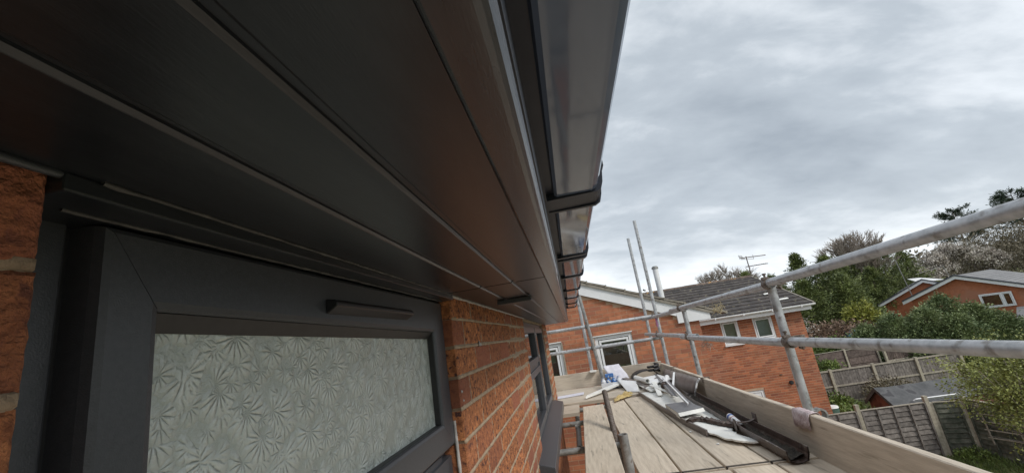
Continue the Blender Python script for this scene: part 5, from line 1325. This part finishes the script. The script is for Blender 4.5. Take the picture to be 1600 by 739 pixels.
# leylandii clump in front of the bungalows
ly = [(17.6, 28.5, 2.0, 1.1), (18.8, 28, 2.5, 1.2), (20.3, 27.5, 2.7, 1.25), (21.8, 28, 3.2, 1.35), (22.9, 27.6, 2.5, 1.3), (24.0, 27.6, 1.9, 1.4), (25.2, 27.2, 1.3, 1.4), (21.0, 26.5, 2.2, 1.2)]
ll = ['feathery green conifer at the left end of the clump before the bungalows', 'second feathery conifer from the left before the bungalows', 'mid green feathery conifer hiding the bungalow corner', 'tallest feathery conifer covering the nearer gable', 'feathery conifer left of the bungalow window',
      'feathery conifer below the bungalow window', 'low feathery conifer at the right end of the clump', 'low feathery conifer in front of the tallest one']
for i, ((x, y, h, r), l_) in enumerate(zip(ly, ll)): conifer(l_, x, y, h + .4, r, 'leyland', 200 + i, leaf=.13, K=800, n_per=16, shape=.6, group='feathery conifers before the bungalows', spread=.11)
# yellow green bush and brown shrubs between
bush('bright yellow green bush beside the bungalow roof slope', 22.0, 35.5, 3.0, 1.1, 'yellowbush', 31, leaf=.2, K=160)
bush('russet dead bracken and bramble bank below the conifers', 18.6, 34.5, 1.7, 2.0, 'reddead', 32, leaf=.22, K=260, ry=1.5, group='scrub bank beyond the fences')
bush('second russet bramble bank near the blue play house', 20.8, 35.2, 1.5, 1.8, 'reddead', 33, leaf=.22, K=220, ry=1.5, group='scrub bank beyond the fences')
bush('pale twiggy scrub at the right of the tiled house corner', 16.4, 34.5, 2.6, 1.6, 'blossom', 34, leaf=.12, K=110, n_per=10, group='scrub bank beyond the fences')
bush('clipped green hedge across the far garden', 17.6, 31, 1.1, 2.6, 'shrub', 35, leaf=.16, K=420, ry=.6, name='hedge', cat='hedge', group=None, trunk=False)
bush('darker green hedge right of the pale garden store', 19.8, 29.8, .85, 2.2, 'shrub', 36, leaf=.16, K=360, ry=.6, name='hedge', cat='hedge', trunk=False)
bush('leafy shrub growing beside the water butt', 8.8, 16.2, 1.2, .7, 'shrub', 37, leaf=.10, K=240)
bush('weedy shrub at the foot of the vertical board fence', 9.9, 19.6, .9, .8, 'shrub', 38, leaf=.12, K=200)
bush('green shrub peeping over the fence by the house corner', 8.5, 18.6, 1.5, .7, 'shrub', 39, leaf=.12, K=200)
bush('low weeds along the mossy fence panel foot', 10.3, 14.1, .28, .35, 'shrub', 50, leaf=.06, K=60, trunk=False, name='weeds', cat='weeds')
bush('ragged bramble against the long board fence middle', 13.2, 21.2, 1.0, .9, 'brownhedge', 51, leaf=.10, K=160)
bush('ivy clump climbing the dark brown fence', 13.6, 26.2, 1.3, .7, 'shrub', 52, leaf=.12, K=150)
# blue play house, garden store, post
ph = thing('play_house', 'small blue roofed play house in the far garden', 'play house', (19.9, 33.8, ground_z(19.9, 33.8)))
b0 = .95
MB().box((-.35, -.3, 0), (.35, .3, b0)).build('body', M['fencebrown'], ph)
MB().poly([(-.5, b0), (.5, b0), (.3, b0 + .32), (-.3, b0 + .32)], .8, axis=1, lo=-.4).build('roof', M['bluetoy'], ph)
gs = thing('garden_store', 'low pale garden store with a flat grey lid before the hedge', 'garden store', (18.9, 30.9, ground_z(18.9, 30.9)))
MB().box((-.6, -.3, 0), (.6, .3, .75)).build('body', M['offwhite'], gs); MB().box((-.68, -.38, .752), (.68, .38, .83)).build('lid', M['greyboard'], gs)
# willow-like tree at the right edge, near
wl = thing('young_tree', 'yellow green small leaved tree overhanging the green fence at the right edge', 'tree', (8.55, 10.2, -5.0))
trunk_mesh(wl, 2.9, .07, seed=3, limbs=22, crown_lo=.35, spread=1.1)
rg = np.random.default_rng(77); K = 520; u = rg.normal(0, 1, (K, 3)); u /= np.linalg.norm(u, axis=1, keepdims=True)
c = u * rg.uniform(.25, 1.0, (K, 1)) * np.array([[1.0, 1.3, .95]]) * (1 + .18 * np.sin(u[:, :1] * 7 + 1) + .12 * rg.normal(0, 1, (K, 1))) + np.array([[0.25, 0, 2.6]])
v, f = leaf_cloud(c, u, 34, .085, .055, 78, .1, .5, .5); npmesh('crown', v, f, M['willow'], wl)
m_ = MB()
for i in range(0, K, 2): m_.tube(c[i] * .985, tuple(np.array([.15, 0, 1.9]) * .35 + c[i] * .65), .0045, 3, caps=False)
m_.build('twigs', M['barepale'], wl, kind='stuff')
# trees behind
bare_tree('wide bare tree on the skyline above the tiled roof', 16.8, 46, 9.8, 41, spread=.75, depth=6, r0=.16, nchild=4, zoff=.2, start=.24, twig=.018)
bare_tree('small bare tree left of the wide bare tree', 12.9, 48, 8.2, 42, spread=.7, depth=5, r0=.12, nchild=4, start=.25, twig=.018)
bare_tree('bare tree rising behind the conifers above the guard rail', 31.8, 49, 11.0, 43, spread=.6, depth=6, r0=.15, nchild=4, start=.27, twig=.018)
bare_tree('bare tree right of the aerial over the roof end', 21.4, 48, 8.0, 44, spread=.7, depth=5, r0=.13, start=.25, twig=.018)
for i, (x, y, h, l_) in enumerate([(47.5, 60, 7.0, 'white blossoming tree left in the blossom mass behind the bungalows'), (51.0, 61, 8.8, 'largest white blossoming tree behind the bungalows'), (55.0, 62, 7.0, 'white blossoming tree behind the nearer bungalow ridge'), (44.5, 60, 6.2, 'low pale twiggy tree right of the conifers')]):
    bare_tree(l_, x, y, h, 60 + i, mat='bark', spread=.8, depth=5, r0=.14, blossom='blossom', group='blossom trees behind the bungalows', nchild=4, bl_leaf=.17, start=.28, twig=.02)
for i, (x, y, h, r) in enumerate([(58, 66, 6.5, 4.0), (63, 68, 8.0, 4.5), (68, 68, 8.0, 4.5), (73, 70, 8.2, 4.5), (61, 60, 4.8, 3.5), (66, 58, 5.0, 4.0)]):
    bush(['brown leafless hedge tree left on the slope', 'tall brown hedge tree under the first cedar', 'brown hedge tree between the two cedars', 'brown hedge tree at the far right edge', 'low brown hedge tree above the grey bungalow roof', 'low brown hedge tree at the right above the roof'][i],
         x, y, h, r, 'brownhedge', 80 + i, leaf=.24, K=380, n_per=16, ry=3, name='hedge_tree', cat='tree', group='brown hedge trees on the slope')
def cedar(label, x, y, h, rad, seed):
    z0 = ground_z(x, y); T = thing('cedar', label, 'cedar', (x, y, z0 - .05), (0, 0, 0), 'cedars on the skyline'); rs = random.Random(seed); m_ = MB(); cs_ = []; ds_ = []
    m_.tube((0, 0, 0), (.2, 0, h * .97), .3, 8, r2=.05, caps=False)
    for k in range(46):
        t = .55 + .45 * (k + .5) / 46; a = rs.uniform(0, 6.28); ln = rad * (1.15 - t) ** .55 * rs.uniform(.55, 1.15) + .3
        b = Vector((.2 * t, 0, t * h)); e_ = b + Vector((math.cos(a) * ln, math.sin(a) * ln, ln * rs.uniform(.05, .32))); m_.tube(b, e_, .05, 5, r2=.015, caps=False)
        for q in range(9): f_ = .35 + .65 * q / 8; p = b.lerp(e_, f_); cs_.append((p.x, p.y, p.z + .08)); ds_.append((math.cos(a), math.sin(a), .35))
    m_.build('trunk', M['bark'], T)
    v, f = leaf_cloud(np.array(cs_), np.array(ds_), 16, .17, .34, seed, 0, .3, 1.2); npmesh('crown', v, f, M['cedar'], T)
cedar('left cedar with flat spreading dark top above the guard rail', 62.5, 72, 11.5, 4.2, 91)
cedar('right cedar top cut by the guard rail near the photo edge', 71.5, 72, 13.0, 4.2, 92)
# distant tree line that reads as one mass
rg = np.random.default_rng(5); K = 1500
xx = rg.uniform(-40, 170, K); yy = 95 + rg.uniform(-4, 8, K) + .15 * np.abs(xx - 60); zz = np.array([ground_z(a, b) for a, b in zip(xx, yy)]) + rg.uniform(0, 1, K) ** 1.3 * (3.6 + 1.6 * np.sin(xx * .09) + 1.2 * np.sin(xx * .31 + 2))
c = np.stack([xx, yy, zz], 1); v, f = leaf_cloud(c, np.tile([[0, -.3, .6]], (K, 1)), 22, .9, .8, 6, 0, .6, .5)
o = npmesh('distant_trees', v, f, M['brownhedge']); o['kind'] = 'stuff'; tag(o, 'distant line of brown trees on the horizon', 'trees', kind='stuff')
# grass tufts near the fence foot
rg = np.random.default_rng(9); K = 2600; gx_ = rg.uniform(7.8, 10.9, K); gy_ = rg.uniform(8, 14.4, K); c = np.stack([gx_, gy_, np.full(K, -5.0)], 1)
v, f = leaf_cloud(c, np.tile([[0, 0, 1.0]], (K, 1)), 7, .05, .11, 10, 0, .12, 1.6); o = npmesh('grass', v, f, M['shrub']); tag(o, 'rough grass at the foot of the green fence', 'grass', kind='stuff')
